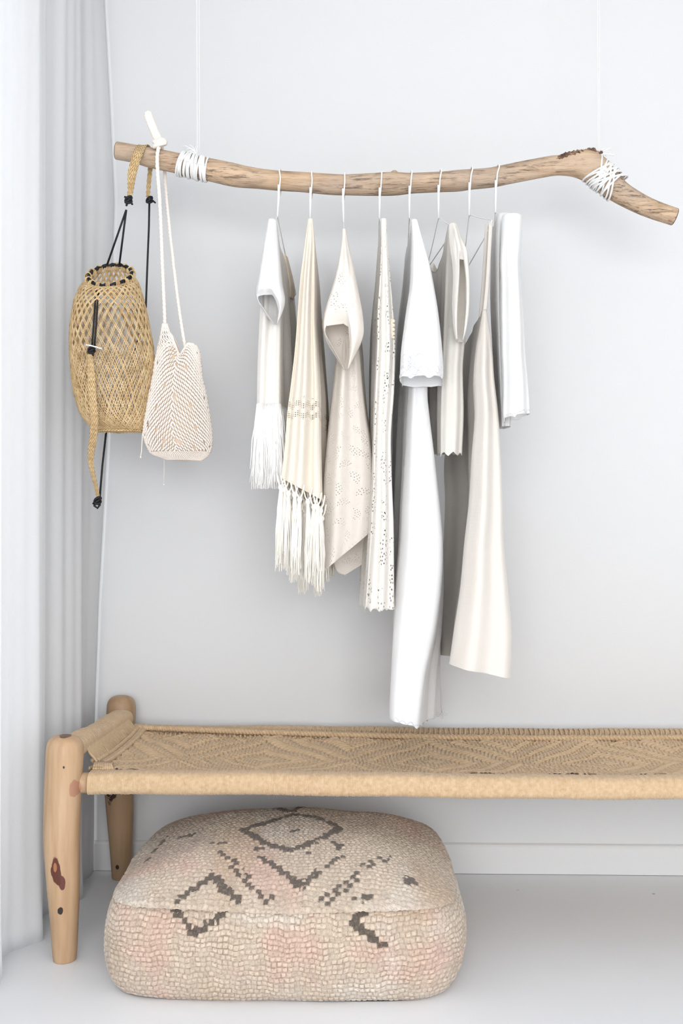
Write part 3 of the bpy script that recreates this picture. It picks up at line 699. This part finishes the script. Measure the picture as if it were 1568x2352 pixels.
    def band(rows, name='woven_strap'):
        q = sm(rows, 60); b = MB(); V = np.zeros((60, 9, 3)); UV = np.zeros((60, 9, 2)); L = 0; prev = None
        P3 = np.array([tuple(P(x, y, Y)) for x, y, Y, w_ in q]); T = np.gradient(P3, axis=0)
        for i in range(60):
            if i: L += np.linalg.norm(P3[i]-P3[i-1])
            t = T[i]/np.linalg.norm(T[i]); wd = np.array((1., .0, 0)); wd = wd-t*wd.dot(t)
            if np.linalg.norm(wd) < .2: wd = np.array((1., 0, 0))
            wd /= np.linalg.norm(wd); nr = np.cross(t, wd); nr /= np.linalg.norm(nr); hw = q[i, 3]/F*q[i, 2]/1
            for k in range(9):
                s = k/8*2-1; jag = .0006*(1 if i % 2 else -1)*(abs(s) > .9)
                V[i, k] = P3[i]+wd*(s*hw+jag*s)+nr*(.0012*(1-s*s)); UV[i, k] = (k/8, L)
        b.grid(V, uv=UV); b.build(name, M_band, g, solid=.0028)
    rb = .0262
    band([(297,452,RY-.046,5),(300,430,RY-.045,7),(302,405,RY-.043,9.5),(308,378,RY-.041,10.5),(317,352,RY-.036,11),(324,337,RY-.018,11),(329,333,RY,10.5),(335,337,RY+.022,10),(341,352,RY+.036,8),(345,385,RY+.042,5),(342,420,RY+.044,4.5),(340,452,RY+.045,4)])
    band([(207,812,2.297,5),(209,850,2.297,8),(211,890,2.299,9.5),(214,930,2.305,9),(217,965,2.315,9),(215,1000,2.33,8.5),(210,1035,2.35,7.5),(209,1060,2.36,6.5),(213,1085,2.37,5),(220,1115,2.38,4),(226,1142,2.39,3.5)])
basket()

# ------------------------------------------------------------------ crochet bag
def crochet():
    g = thing('crochet_bag', 'blush crochet sling bag hung by a rope strap beside the rattan bag', 'bag', tuple(P(405, 900, RY-.03)))
    Y0 = RY-.03
    # body: rows run along the slanting opening; (py left, left, py right, right)
    rows = sm([(757,374,796,452),(790,366,812,457),(830,358,838,460),(870,352,868,463),(905,345,900,470),(940,338,935,476),(975,333,968,481),(1005,333,1000,485),(1030,343,1024,484),(1044,352,1046,478),(1056,385,1058,462)], 60)
    D = sm([.014,.026,.036,.044,.050,.054,.056,.054,.046,.032,.012], 60)[:, 0]
    def S(th, t, lift=0.0):
        t = min(max(t, 0), 1); k = t*59; i = min(int(k), 58); f = k-i
        r = rows[i]*(1-f)+rows[i+1]*f; d = D[i]*(1-f)+D[i+1]*f
        L = P(r[1], r[0], Y0); R = P(r[3], r[2], Y0); c = (L+R)/2
        u = math.cos(th); front = max(0, -math.sin(th))
        x = c+(R-L)*(u/2)*(1+lift/.07)
        # the front panel rises to a point under the left strap, the mouth dips between the straps
        dipz = -.038*math.exp(-((u-.05)/.33)**2)*(1-t)**4
        return Vector((x.x, Y0+(d+lift)*math.sin(th), x.z+dipz))
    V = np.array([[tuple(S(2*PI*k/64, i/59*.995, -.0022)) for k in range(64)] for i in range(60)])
    b = MB(); b.grid(V, cv=True); b.build('gap_shade_shell', M_blush_dark, g, solid=.001)  # opaque dark shell standing in for the shade in gaps between stitches
    # yarn stitches in rows that fall away from the centre ridge
    b = MB(); rnd = random.Random(5)
    NR = 31
    for row in range(-12, NR):
        for k in range(-32, 32):
            th = -PI/2 + (k+.5*(row % 2))*2*PI/64
            u = th+PI/2; au = abs(u)
            t = row/NR + .30*min(au, 1.5)/1.5*(1) 
            if t < 0.0 or t > .86 or rnd.random() < .04: continue
            p0 = S(th, t, .001); p1 = S(th+(.115 if u < 0 else -.115)*.9, t-.040, .001)
            sgn = 1 if u < 0 else -1
            p0 = S(th-sgn*.035, t+.020, .0012); p1 = S(th+sgn*.05, t-.020, .0012)
            m_ = (p0+p1)/2; o = Vector((math.cos(th), math.sin(th), 0))*.0012
            q = .0019+.0006*rnd.random()
            b.tube([p0, m_+o, p1], [q*.55, q, q*.65], 5)
    # tight rows at the foot
    for row in range(13):
        t = .86+row*.0105
        for k in range(84):
            th = 2*PI*(k+.5*(row % 2))/84
            p = S(th, t, .0008); p1 = S(th+.03, t+.009, .0010)
            b.tube([p, (p+p1)/2+Vector((0, -.0006, 0)), p1], [.0012, .0019, .0012], 5)
    o = b.build('crochet_body', M_blush, g)
    b = MB()
    b.tube([S(2*PI*k/60, 0.0, .001)+Vector((0, 0, .001*math.sin(k*1.9))) for k in range(61)], .0024, 7)
    b.tube([S(2*PI*k/60, 0.02, .001)+Vector((0, 0, .001*math.sin(k*2.3))) for k in range(61)], .0022, 7)
    b.build('mouth_edge', M_blush, g)
    b = MB(); V = []
    rr_ = sm([(700,376.5,3.8),(730,377.5,4.3),(750,379,7),(775,381,13),(800,384,20)], 20)
    for i, (py, px, r) in enumerate(rr_):
        c = P(px, py, Y0-.012); r_ = r/F*Y0
        V.append([(c.x+math.cos(a)*r_, c.y+math.sin(a)*min(r_, .012), c.z) for a in np.linspace(0, 2*PI, 15)[:-1]])
    for k in range(14):
        b.tube([V[i][(k+i//2) % 14] for i in range(8, 20)], .0019, 5)
    b.build('strap_join', M_blush, g)
    def rope(path, r, n3=3, tw=130, name='rope_strap'):
        q = sm(path, 90); p = [P(x, y, Y) for x, y, Y in q]; b = MB(); L = 0
        for s in range(n3):
            pts = []; L = 0
            for i in range(90):
                if i: L += (p[i]-p[i-1]).length
                a = L*tw+s*2*PI/n3; pts.append(p[i]+Vector((math.cos(a)*r*.42, math.sin(a)*r*.42, 0)))
            b.tube(pts, r*.62, 6)
        b.build(name, M_blush, g)
    rope([(364,338,RY-.036),(361,360,RY-.042),(362,395,RY-.042),(366,450,RY-.04),(370,530,RY-.04),(373,610,RY-.04),(377,700,RY-.04),(379,760,RY-.04)], .0044, tw=210)
    rope([(372,338,RY+.030),(376,365,RY+.038),(378,395,RY+.038),(381,440,RY+.03),(390,530,RY),(400,620,RY-.02),(410,700,RY-.03),(419,760,RY-.035),(426,800,RY-.03)], .0040, tw=210)
    # plaited tail above the branch
    b = MB(); q = sm([(340,264),(347,283),(354,300),(361,315),(368,327)], 70)
    for s in range(4):
        pts = []
        for i, (x, y) in enumerate(q):
            a = i*.62+s*PI/2; pts.append(P(x, y, RY-.015)+Vector((math.cos(a)*.0068, math.sin(a*2)*.0035, 0)))
        b.tube(pts, .0040, 7)
    b.ball(P(340, 264, RY-.015), (.0085, .006, .006)); b.tube([P(337,266,RY-.02),P(334,259,RY-.02),P(340,256,RY-.02),P(346,259,RY-.02),P(347,268,RY-.02)], .0028, 6)
    b.build('plaited_tail', M_blush, g)
    b = MB(); c = P(367, 329, RY-.018)
    for k, (rx, rz, h) in enumerate([(.0135, .008, .004), (.013, .0085, -.004), (.010, .010, 0)]):
        pts = [c+Vector((math.cos(a)*rx, math.sin(a)*.010, math.sin(a+k)*rz*.6+h)) for a in np.linspace(0, 2*PI, 20)]
        b.tube(pts, .0048, 7)
    b.ball(c, (.010, .009, .008)); b.build('knot', M_blush, g)
    b = MB(); b.tube([P(x, y, RY-.045) for x, y in ((340,920),(333,960),(327,1000),(325,1035),(323,1048))], .0011, 5); b.ball(P(323, 1050, RY-.045), .0022, 6, 5)
    b.tube([P(x, y, RY-.03) for x, y in ((376,1040),(377,1070),(376,1112))], .0005, 4); b.ball(P(376, 1113, RY-.03), .0018, 6, 5)
    b.build('loose_thread', M_blush, g)
crochet()

# ------------------------------------------------------------------ bench
def bench():
    XL, YF_, YB_ = -.634, 2.185, 2.700
    g = thing('charpai_bench', 'low wooden bench with woven jute seat and jute wrapped rails', 'bench', (0.3, 2.44, 0))
    def leg(x, y, prof, m):
        b = MB(); q = sm(prof, 70); V = np.zeros((70, 40, 3))
        for i, (z, dx, r) in enumerate(q):
            for k in range(40):
                an = 2*PI*k/40; rr = r*(1+.02*math.sin(2*an+z*6)+.012*math.sin(3*an+z*14))
                V[i, k] = (x+dx+rr*math.cos(an), y+rr*math.sin(an), z)
        b.grid(V, cv=True); n0 = b.n; b.add([(x+q[0][1], y, 0.0), (x+q[-1][1], y, q[-1][0])], [])
        b.f += [(n0, (k+1) % 40, k) for k in range(40)]+[(n0+1, 69*40+k, 69*40+(k+1) % 40) for k in range(40)]
        return b.build('leg', m, g)
    pf = [(0,.001,.0225),(.01,.001,.0245),(.08,0,.0285),(.16,-.002,.0335),(.24,-.0045,.0365),(.32,-.0035,.0375),(.40,0,.0385),(.435,.001,.0385),(.452,.001,.0355),(.462,.001,.028),(.467,.001,.016),(.468,.001,.004)]
    gx, gy = .3, 2.44
    wl = timber('bench_leg_timber', [(XL-gx-.008, YF_-gy-.035, .198, .0105, .026, (.11, .035, .022)), (XL-gx+.004, YF_-gy-.035, .172, .007, .016, (.13, .04, .03)), (XL-gx-.003, YF_-gy-.035, .186, .0075, .022, (.11, .035, .022)), (XL-gx-.009, YF_-gy-.035, .204, .004, .010, (.36, .15, .07)),
        (XL-gx+.001, YF_-gy-.03, .112, .0062, .0085, (.03, .022, .02)), (XL-gx+.010, YF_-gy-.036, .409, .0022, .003, (.03, .02, .015)), (XL-gx+.003, YF_-gy+.0, .470, .014, .008, (.16, .09, .05)), (XL-gx+.028, YF_-gy-.02, .362, .012, .018, (.42, .22, .14))])
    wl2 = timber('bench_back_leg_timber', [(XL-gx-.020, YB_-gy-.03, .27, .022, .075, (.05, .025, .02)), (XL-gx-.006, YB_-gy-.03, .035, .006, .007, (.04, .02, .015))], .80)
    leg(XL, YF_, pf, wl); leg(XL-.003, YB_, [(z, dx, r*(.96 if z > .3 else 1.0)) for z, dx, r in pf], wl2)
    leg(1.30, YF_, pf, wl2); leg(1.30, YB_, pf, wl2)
    # cord wrapped rails : path, half depth, half height, pitch
    def wrapped(name, p0, p1, hy, hz, pitch, x_axis=True, sagf=0, amp=.0008, e=3.2):
        Ln = (Vector(p1)-Vector(p0)).length; m_ = int(Ln/pitch*5); V = np.zeros((m_, 28, 3)); rnd = np.random.RandomState(4)
        jit = rnd.rand(int(Ln/pitch)+3)
        for i in range(m_):
            s = i/(m_-1); u = s*Ln/pitch; ring = abs(math.sin(PI*u))**.6*amp*(.8+.6*jit[int(u)])
            wob = .0008*jit[int(u)]
            c = np.array(p0)*(1-s)+np.array(p1)*s; c[2] += .002*math.sin(s*9)+.0008*math.sin(s*41)
            an = np.arange(28)*2*PI/28+ .0
            ca, sa = np.cos(an), np.sin(an); rr = (np.abs(ca)**e+np.abs(sa)**e)**(-1/e)
            a_, z_ = rr*ca*(hy+ring+wob), rr*sa*(hz+ring+wob)
            sk = .0009*np.sin(an)                       # each turn leans a little
            if x_axis: V[i] = np.stack([c[0]+sk, c[1]+a_, c[2]+z_], -1)
            else: V[i] = np.stack([c[0]+a_, c[1]+sk, c[2]+z_], -1)
        b = MB(); b.grid(V, cv=True)
        for i0 in (0, m_-1): b.f.append(tuple(i0*28+k for k in range(28)))
        # flyaway fibres
        r2 = random.Random(9)
        for k in range(int(Ln*70)):
            s = r2.random(); c = Vector(p0).lerp(Vector(p1), s); dz = -hz if r2.random() < .75 else hz
            q = c+Vector((0, r2.uniform(-hy, hy*.2) if x_axis else 0, dz)); l = r2.uniform(.002, .008)*(1 if dz < 0 else .5); d = Vector((r2.uniform(-1, 1)*l, r2.uniform(-1, .2)*l, math.copysign(l, dz)))
            b.tube([q-d*.5, q+d*.5, q+d+Vector((r2.uniform(-l, l)*.4, 0, 0))], .00016, 3)
        return b.build(name, M_jute, g)
    wrapped('front_rail_wrap', (XL+.052, YF_+.008, .368), (1.27, YF_+.008, .366), .0255, .0225, .0036)
    wrapped('back_rail_wrap', (XL+.040, YB_-.018, .370), (1.27, YB_-.018, .369), .024, .0225, .0036)
    wrapped('end_rail_wrap', (XL+.005, YF_+.026, .434), (XL+.007, YB_-.030, .414), .028, .0205, .0048, False, e=2.6)
    wrapped('end_rail_wrap', (1.30, YF_+.040, .425), (1.30, YB_-.032, .418), .029, .0195, .0048, False, e=2.6)
    # tenons
    b = MB(); b.tube([(XL+.018, YF_+.008, .367), (XL+.056, YF_+.008, .367)], .0215, 20); b.build('rail_tenon', wl, g)
    # woven seat : diamond twill of doubled cords
    x0, x1, y0, y1 = XL+.044, 1.262, YF_+.020, YB_-.030
    nx, ny = int((x1-x0)/.0016), int((y1-y0)/.0016)
    X, Y = np.meshgrid(np.linspace(x0, x1, nx), np.linspace(y0, y1, ny), indexing='ij')
    sx = (X-x0)/(x1-x0); sy = (Y-y0)/(y1-y0)
    px_, py_ = .0088, .0110
    wx = X+.004*np.sin(Y*31+X*7)+.003*np.sin(X*19); wy = Y+.0035*np.sin(X*13)+.002*np.sin(X*41+Y*20)
    ci, cj = wx/px_, wy/py_; i_, j_ = np.floor(ci), np.floor(cj); fi, fj = ci-i_, cj-j_
    per = 44; di = np.abs(((i_+6) % per)-per/2); dj = np.abs(((j_-int(y0/py_)) % 36)-18)
    kk = (di+dj) % 8; onx = kk < 4
    def rnd_prof(f): return np.sqrt(np.clip(1-(2*f-1)**2, 0, 1))
    dbl = lambda f: np.maximum(rnd_prof(np.clip(f*2, 0, 1)), rnd_prof(np.clip(f*2-1, 0, 1)))
    # float position for arching along the top cord
    ph = ((kk % 4)+np.where(onx, fi, fj))/4
    arch = np.sin(PI*np.clip(ph, 0, 1))**.5
    hx = rnd_prof(fj)*.0046+arch*.0060; hy_ = rnd_prof(fi)*.0046+arch*.0060
    H = np.where(onx, hx, hy_*.9)
    H -= .015*np.clip(1-arch*1.8, 0, 1)
    H += .0035*np.sin(X*34)*np.sin(Y*26) + RS.rand(nx, ny)*.0002
    H += .0016*np.exp(-((kk-3.5)/1.6)**2)
    Z = .3735 + H - .016*np.sin(PI*np.clip(sx, 0, 1))**.5*np.sin(PI*np.clip(sy, 0, 1)) + .012*np.exp(-sx/.03)
    Z += .006*np.exp(-sy/.05)*1.0 + .004*np.exp(-(1-sy)/.06)
    b = MB(); b.grid(np.stack([X, Y, Z], -1)); b.build('woven_seat', M_jute, g)
    # underside cords
    b = MB(); V = np.stack([X[::16, ::16], Y[::16, ::16], Z[::16, ::16]*0+.350], -1); b.grid(V[:, ::-1]); b.build('seat_underside', M_jute, g)
    # plaited edge rope along back and left of the woven field
    def plait(path, r, n_, f, name='edge_plait'):
        q = sm(path, n_); b = MB()
        for s in range(3):
            pts = []
            for i, p in enumerate(q):
                a = i*f+s*2*PI/3; t = q[min(i+1, n_-1)]-q[max(i-1, 0)]; sd = np.array((t[1], -t[0], 0)); sd = sd/np.linalg.norm(sd)
                pts.append(p+sd*math.sin(a)*r+np.array((0, 0, math.sin(2*a)*r*.45)))
            b.tube(pts, r*.62, 6)
        b.build(name, M_jute, g)
    plait([(XL+.056, YB_-.062, .399), (-.2, YB_-.070, .388), (.3, YB_-.078, .380), (.8, YB_-.072, .382), (1.25, YB_-.064, .390)], .0075, 700, .62)
    plait([(XL+.047, YF_+.070, .400), (XL+.049, YF_+.2, .394), (XL+.050, YB_-.15, .394), (XL+.052, YB_-.055, .400)], .0070, 170, .62)
    plait([(XL+.064, YF_+.070, .394), (XL+.066, YF_+.2, .388), (XL+.067, YB_-.15, .388), (XL+.068, YB_-.07, .394)], .0060, 170, .62)
    # cords tying the plait to the rails
    b = MB(); r2 = random.Random(2)
    for k in range(62):
        y = YF_+.055+k*(.375/61); x = XL+.03
        b.tube([(x-.018, y, .446-.04*(k/61)*.4), (x-.001, y+.002*r2.uniform(-1, 1), .440-.016*k/61), (x+.008, y+.003, .418), (x+.024, y+.006*r2.uniform(-1, 1), .400)], .0026, 6)
    for k in range(150):
        x = XL+.06+k*.0125; y = YB_-.045
        b.tube([(x, y+.02, .392), (x+.002, y+.004, .391), (x+.004*r2.uniform(-1, 1), y-.016, .386-.006*math.sin(min(1, k/150)*PI)), (x+.004, y-.032, .378)], .0027, 6)
    for k in range(9):
        a = k/8; b.tube([(XL+.047+.035*a, YF_+.070+.008*a, .399-.006*a), (XL+.052+.035*a, YF_+.045, .397), (XL+.056+.04*a, YF_+.02, .3925)], .003, 6)
    b.build('lacing', M_jute, g)
bench()

# ------------------------------------------------------------------ pouf
def pouf():
    x0, x1 = -.505-.0, 0; 
    cx = (P(647, 2200, 2.05).x); cy = 2.296; hx, hy = .343, .296
    g = thing('floor_pouf', 'square faded pink wool pouf with dark diamond motifs under the bench', 'pouf', (cx, cy, 0))
    e = 6.5
    tap = lambda sy: 1-.085*np.clip(sy, 0, 1)-.02*np.clip(-sy, 0, 1)
    def ztop(x, y):
        sy = (y-cy)/hy; sx_ = (x-cx)/(hx*tap(sy)); r = min(1, (abs(sx_)**e+abs(sy)**e)**(1/e)); th = math.atan2(sy, sx_)
        return seam(th)*r**3+(1-r**3)*.183+max(0, 1-r**2.6)*.070
    def edge(th): c, s = math.cos(th), math.sin(th); r = (abs(c)**e+abs(s)**e)**(-1/e); return r*c, r*s
    seam = lambda th: .183+.009*math.sin(th)-.004*math.cos(2*th)+.004*math.sin(5*th)
    # dark marks in plan (top) and in elevation (front), measured as strokes
    tz = .225
    def pz(pts, z):
        out = []
        for x, y in pts:
            zz = z
            for _ in range(12): q = PZ(x, y, zz); zz = .5*zz+.5*ztop(q.x, q.y)
            out.append((q.x, q.y))
        return out
    top_strokes = []
    def add(pts, w_=.007, z=tz, dotted=0): top_strokes.append((np.array(pz(pts, z)), w_, dotted))
    add([(553,1910),(612,1890),(668,1872),(725,1880),(782,1903),(745,1925),(668,1950),(610,1932),(560,1910)], .0085, .240)
    add([(610,1850),(650,1862),(672,1866),(700,1856),(720,1848)], .008, .243)
    add([(675,1908),(682,1908)], .006, .243)
    add([(418,1925),(442,1921)], .007, .232); add([(480,1942),(512,1940)], .004, .235)
    add([(516,1964),(546,2003),(582,2040),(615,2066)], .0105, .222, 1)
    add([(596,1966),(640,1995),(688,2040),(735,2000),(788,1963)], .0062, .224)
    add([(585,1948),(604,1942)], .005, .23); add([(762,1932),(780,1940),(770,1950)], .005, .235)
    add([(748,2070),(796,2032),(845,1990),(890,1974)], .0105, .220, 1)
    add([(484,2012),(510,2040),(545,2066)], .0085, .206); add([(484,2016),(450,2040),(405,2072)], .0055, .206)
    add([(935,2022),(950,2032)], .0065, .214); add([(938,2032),(950,2022)], .0045, .214)
    add([(820,2066),(848,2066)], .006, .200); add([(845,1850),(862,1852)], .007, .240); add([(432,1862),(480,1852)], .005, .236)
    add([(330,1985),(352,1960),(385,1925)], .004, .222)
    add([(690,1948),(710,1962)], .0045, .23)
    YFr = 2.0
    fs = []
    def addf(pts, w_=.006): fs.append((np.array([tuple(P(x, y, YFr))[::2] for x, y in pts]), w_))
    addf([(400,2078),(405,2092),(430,2115),(450,2140),(480,2120),(505,2100),(520,2090)], .0065); addf([(528,2066),(545,2076),(562,2080)], .006)
    addf([(865,2080),(832,2098),(806,2116),(845,2138),(880,2164)], .0065)
    addf([(375,2080),(395,2086)], .005)
    def dist(pts, poly):
        d = np.full(len(pts), 9.)
        for a, c in zip(poly[:-1], poly[1:]):
            ab = c-a; t = np.clip(((pts-a)@ab)/(ab@ab+1e-12), 0, 1); d = np.minimum(d, np.linalg.norm(pts-(a+t[:, None]*ab), axis=1))
        return d
    def colour(u, v, mask, groove, cellr):
        base = np.array([.73, .61, .49]); pink = np.array([.76, .53, .44]); tan = np.array([.60, .46, .32]); cream = np.array([.80, .73, .64]); grey = np.array([.56, .50, .42])
        n1 = vn(u*9, v*9, 0, 1)+.4*vn(u*31, v*27, 0, 8); n2 = vn(u*8+3, v*10, 1, 4)+.4*vn(u*24, v*33, 0, 5); n3 = vn(u*12, v*7, 2, 7); n4 = vn(u*70, v*60, 0, 2)
        c = np.broadcast_to(base, (len(u), 3)).copy()
        for nn, col, lo, k in ((n1, pink, .15, .75), (n2, cream, .1, .7), (n3, tan, .35, .6), (vn(u*6, v*6, 0, 11), grey, .3, .5)):
            a = np.clip((nn-lo)/.45, 0, 1)[:, None]*k; c = c*(1-a)+col*a
        c *= (1+.06*n4+.10*(RS.rand(len(u))-.5)+.22*(cellr-.5))[:, None]
        g_ = groove[:, None]*.90; c = c*(1-g_)+np.array([.30, .19, .12])*g_
        m_ = mask[:, None]*.88; c = c*(1-m_)+np.array([.050, .043, .036])*m_
        return c
    cell_u, cell_v = .0105, .0098
    def knots(u, v):
        row = np.floor(v/cell_v); wu = u/cell_u+.5*(row % 2)*.0+.25*np.sin(row*2.3)
        col = np.floor(wu); fu, fv = wu-col, v/cell_v-row
        h = (np.clip(1-(2*fu-1)**4, 0, 1)*np.clip(1-(2*fv-1)**4, 0, 1))
        rnd = np.abs(np.sin(row*12.9898+col*78.233)*43758.5453) % 1
        r2_ = np.abs(np.sin(row*39.3+col*11.135)*24634.63) % 1; gr = np.clip(np.maximum((np.abs(2*fu-1)-.70)/.26*(.35+.8*r2_), (np.abs(2*fv-1)-.66)/.28*(.5+.6*rnd)), 0, 1)
        return h*(.7+.5*rnd), gr*(.45+.55*rnd), (col+.5-.25*np.sin(row*2.3))*cell_u, (row+.5)*cell_v, rnd
    wp = lambda a, c: .0022*np.sin(a*71+2*np.sin(c*23))+.0016*np.sin(c*57+a*39)+.0012*np.sin(a*190+c*20)
    # ---- top panel
    nr, na = 190, 1100
    R_, A_ = np.meshgrid(np.linspace(0.001, 1, nr), np.linspace(0, 2*PI, na, endpoint=False), indexing='ij')
    ex = np.array([edge(t) for t in A_[0]])
    Y = cy+hy*R_*ex[None, :, 1]; X = cx+hx*tap((Y-cy)/hy)*R_*ex[None, :, 0]; lip = np.clip((R_-.975)/.025, 0, 1); X = cx+(X-cx)*(1+.016*lip); Y = cy+(Y-cy)*(1+.018*lip)
    sz = np.array([seam(t) for t in A_[0]])[None, :]
    dome = np.clip(1-R_**2.6, 0, 1)
    Z = sz*R_**3+(1-R_**3)*.183 + dome*.070 + .006*vn(X*14, Y*14, 0, 3)*dome
    h, gr, cu, cv, rnd = knots(X+.006*np.sin(Y*17), Y+.005*np.sin(X*15)+wp(X, Y))
    pts = np.stack([cu.ravel(), cv.ravel()], -1)-np.stack([(.006*np.sin(Y*17)).ravel(), (.005*np.sin(X*15)+wp(X, Y)).ravel()], -1)
    mask = np.zeros(X.size)
    par = ((np.floor(cu/cell_u)+np.floor(cv/cell_v)) % 2 == 0).ravel()
    for poly, w_, dt in top_strokes: mask = np.maximum(mask, ((dist(pts, poly) < w_) & (par if dt else True)).astype(float))
    mask *= (rnd.ravel() > .06)
    Zt = Z-.006*lip**2+h*.0026+mask.reshape(Z.shape)*.0008
    col = colour(X.ravel()-cx, Y.ravel(), mask, gr.ravel()*.6, rnd.ravel())
    b = MB(); b.grid(np.stack([X, Y, Zt], -1), cv=True); b.build('top_panel', M_pouf, g, col=col)
    # ---- side band
    ns, nv = 1500, 100
    th = np.linspace(0, 2*PI, 4001); E = np.array([edge(t) for t in th])*np.array([hx, hy]); s = np.concatenate([[0], np.cumsum(np.linalg.norm(np.diff(E, axis=0), axis=1))])
    TH = np.interp(np.linspace(0, s[-1], ns, endpoint=False), s, th); SS = np.linspace(0, s[-1], ns, endpoint=False)
    T_, Vv = np.meshgrid(TH, np.linspace(0, 1, nv), indexing='ij'); Sg = np.broadcast_to(SS[:, None], T_.shape)
    EE = np.array([edge(t) for t in TH]); ox = EE[:, 0][:, None]; oy = EE[:, 1][:, None]
    bul = (1-(2*np.clip(Vv, 0, 1)-.95)**2*.9)*.022 + .004*vn(Sg*12, Vv*3, 0, 2)
    low = np.exp(-Vv/.06)*-.012
    szz = np.array([seam(t) for t in TH])[:, None]
    nrmx = np.sign(ox)*np.abs(ox)**(e-1); nrmy = np.sign(oy)*np.abs(oy)**(e-1); nl = np.sqrt(nrmx**2+nrmy**2); nrmx /= nl; nrmy /= nl
    z = Vv*szz
    z = z + .002*(1-Vv)*(1+np.sin(Sg*14))*.5; off_top = np.clip((Vv-.8)/.2, 0, 1)**2*-.007
    h, gr, cu, cv, rnd = knots(Sg+.003*np.sin(z*60+Sg*9), z*1.0+.004*np.sin(Sg*11)+wp(Sg, z))
    off = bul+low+off_top+h*.0028 
    X = cx+hx*tap(oy)*ox+nrmx*off; Y = cy+hy*oy+nrmy*off
    mask = np.zeros(X.size); fr = np.broadcast_to(nrmy < -.7, X.shape).ravel()
    # cell centres of the front, in x and z
    xc = (X+(cu-(Sg+.003*np.sin(z*60+Sg*9)))*1.0).ravel(); zc = (z+(cv-(z+.004*np.sin(Sg*11)+wp(Sg, z)))).ravel()
    pts = np.stack([xc, zc], -1)
    for poly, w_ in fs: mask = np.maximum(mask, ((dist(pts, poly) < w_) & fr).astype(float))
    col = colour(Sg.ravel()*1.0, z.ravel()*1.7+3, mask, gr.ravel(), rnd.ravel())
    b = MB(); b.grid(np.stack([X, Y, z], -1), cu=True); n0 = b.n
    b.build('side_panel', M_pouf, g, col=col)
    b = MB(); V = np.array([(cx+hx*.97*tap(c)*a, cy+hy*.97*c, .0035) for a, c in EE[::10]]); b.add(V, [tuple(range(len(V)))[::-1]])
    V2 = V.copy(); V2[:, 2] = .0; b.add(V2, [tuple(range(len(V)))]); b.build('base_cloth', M_blush_dark, g)
pouf()
for o in sc.objects:
    if '_o' in o: del o['_o']
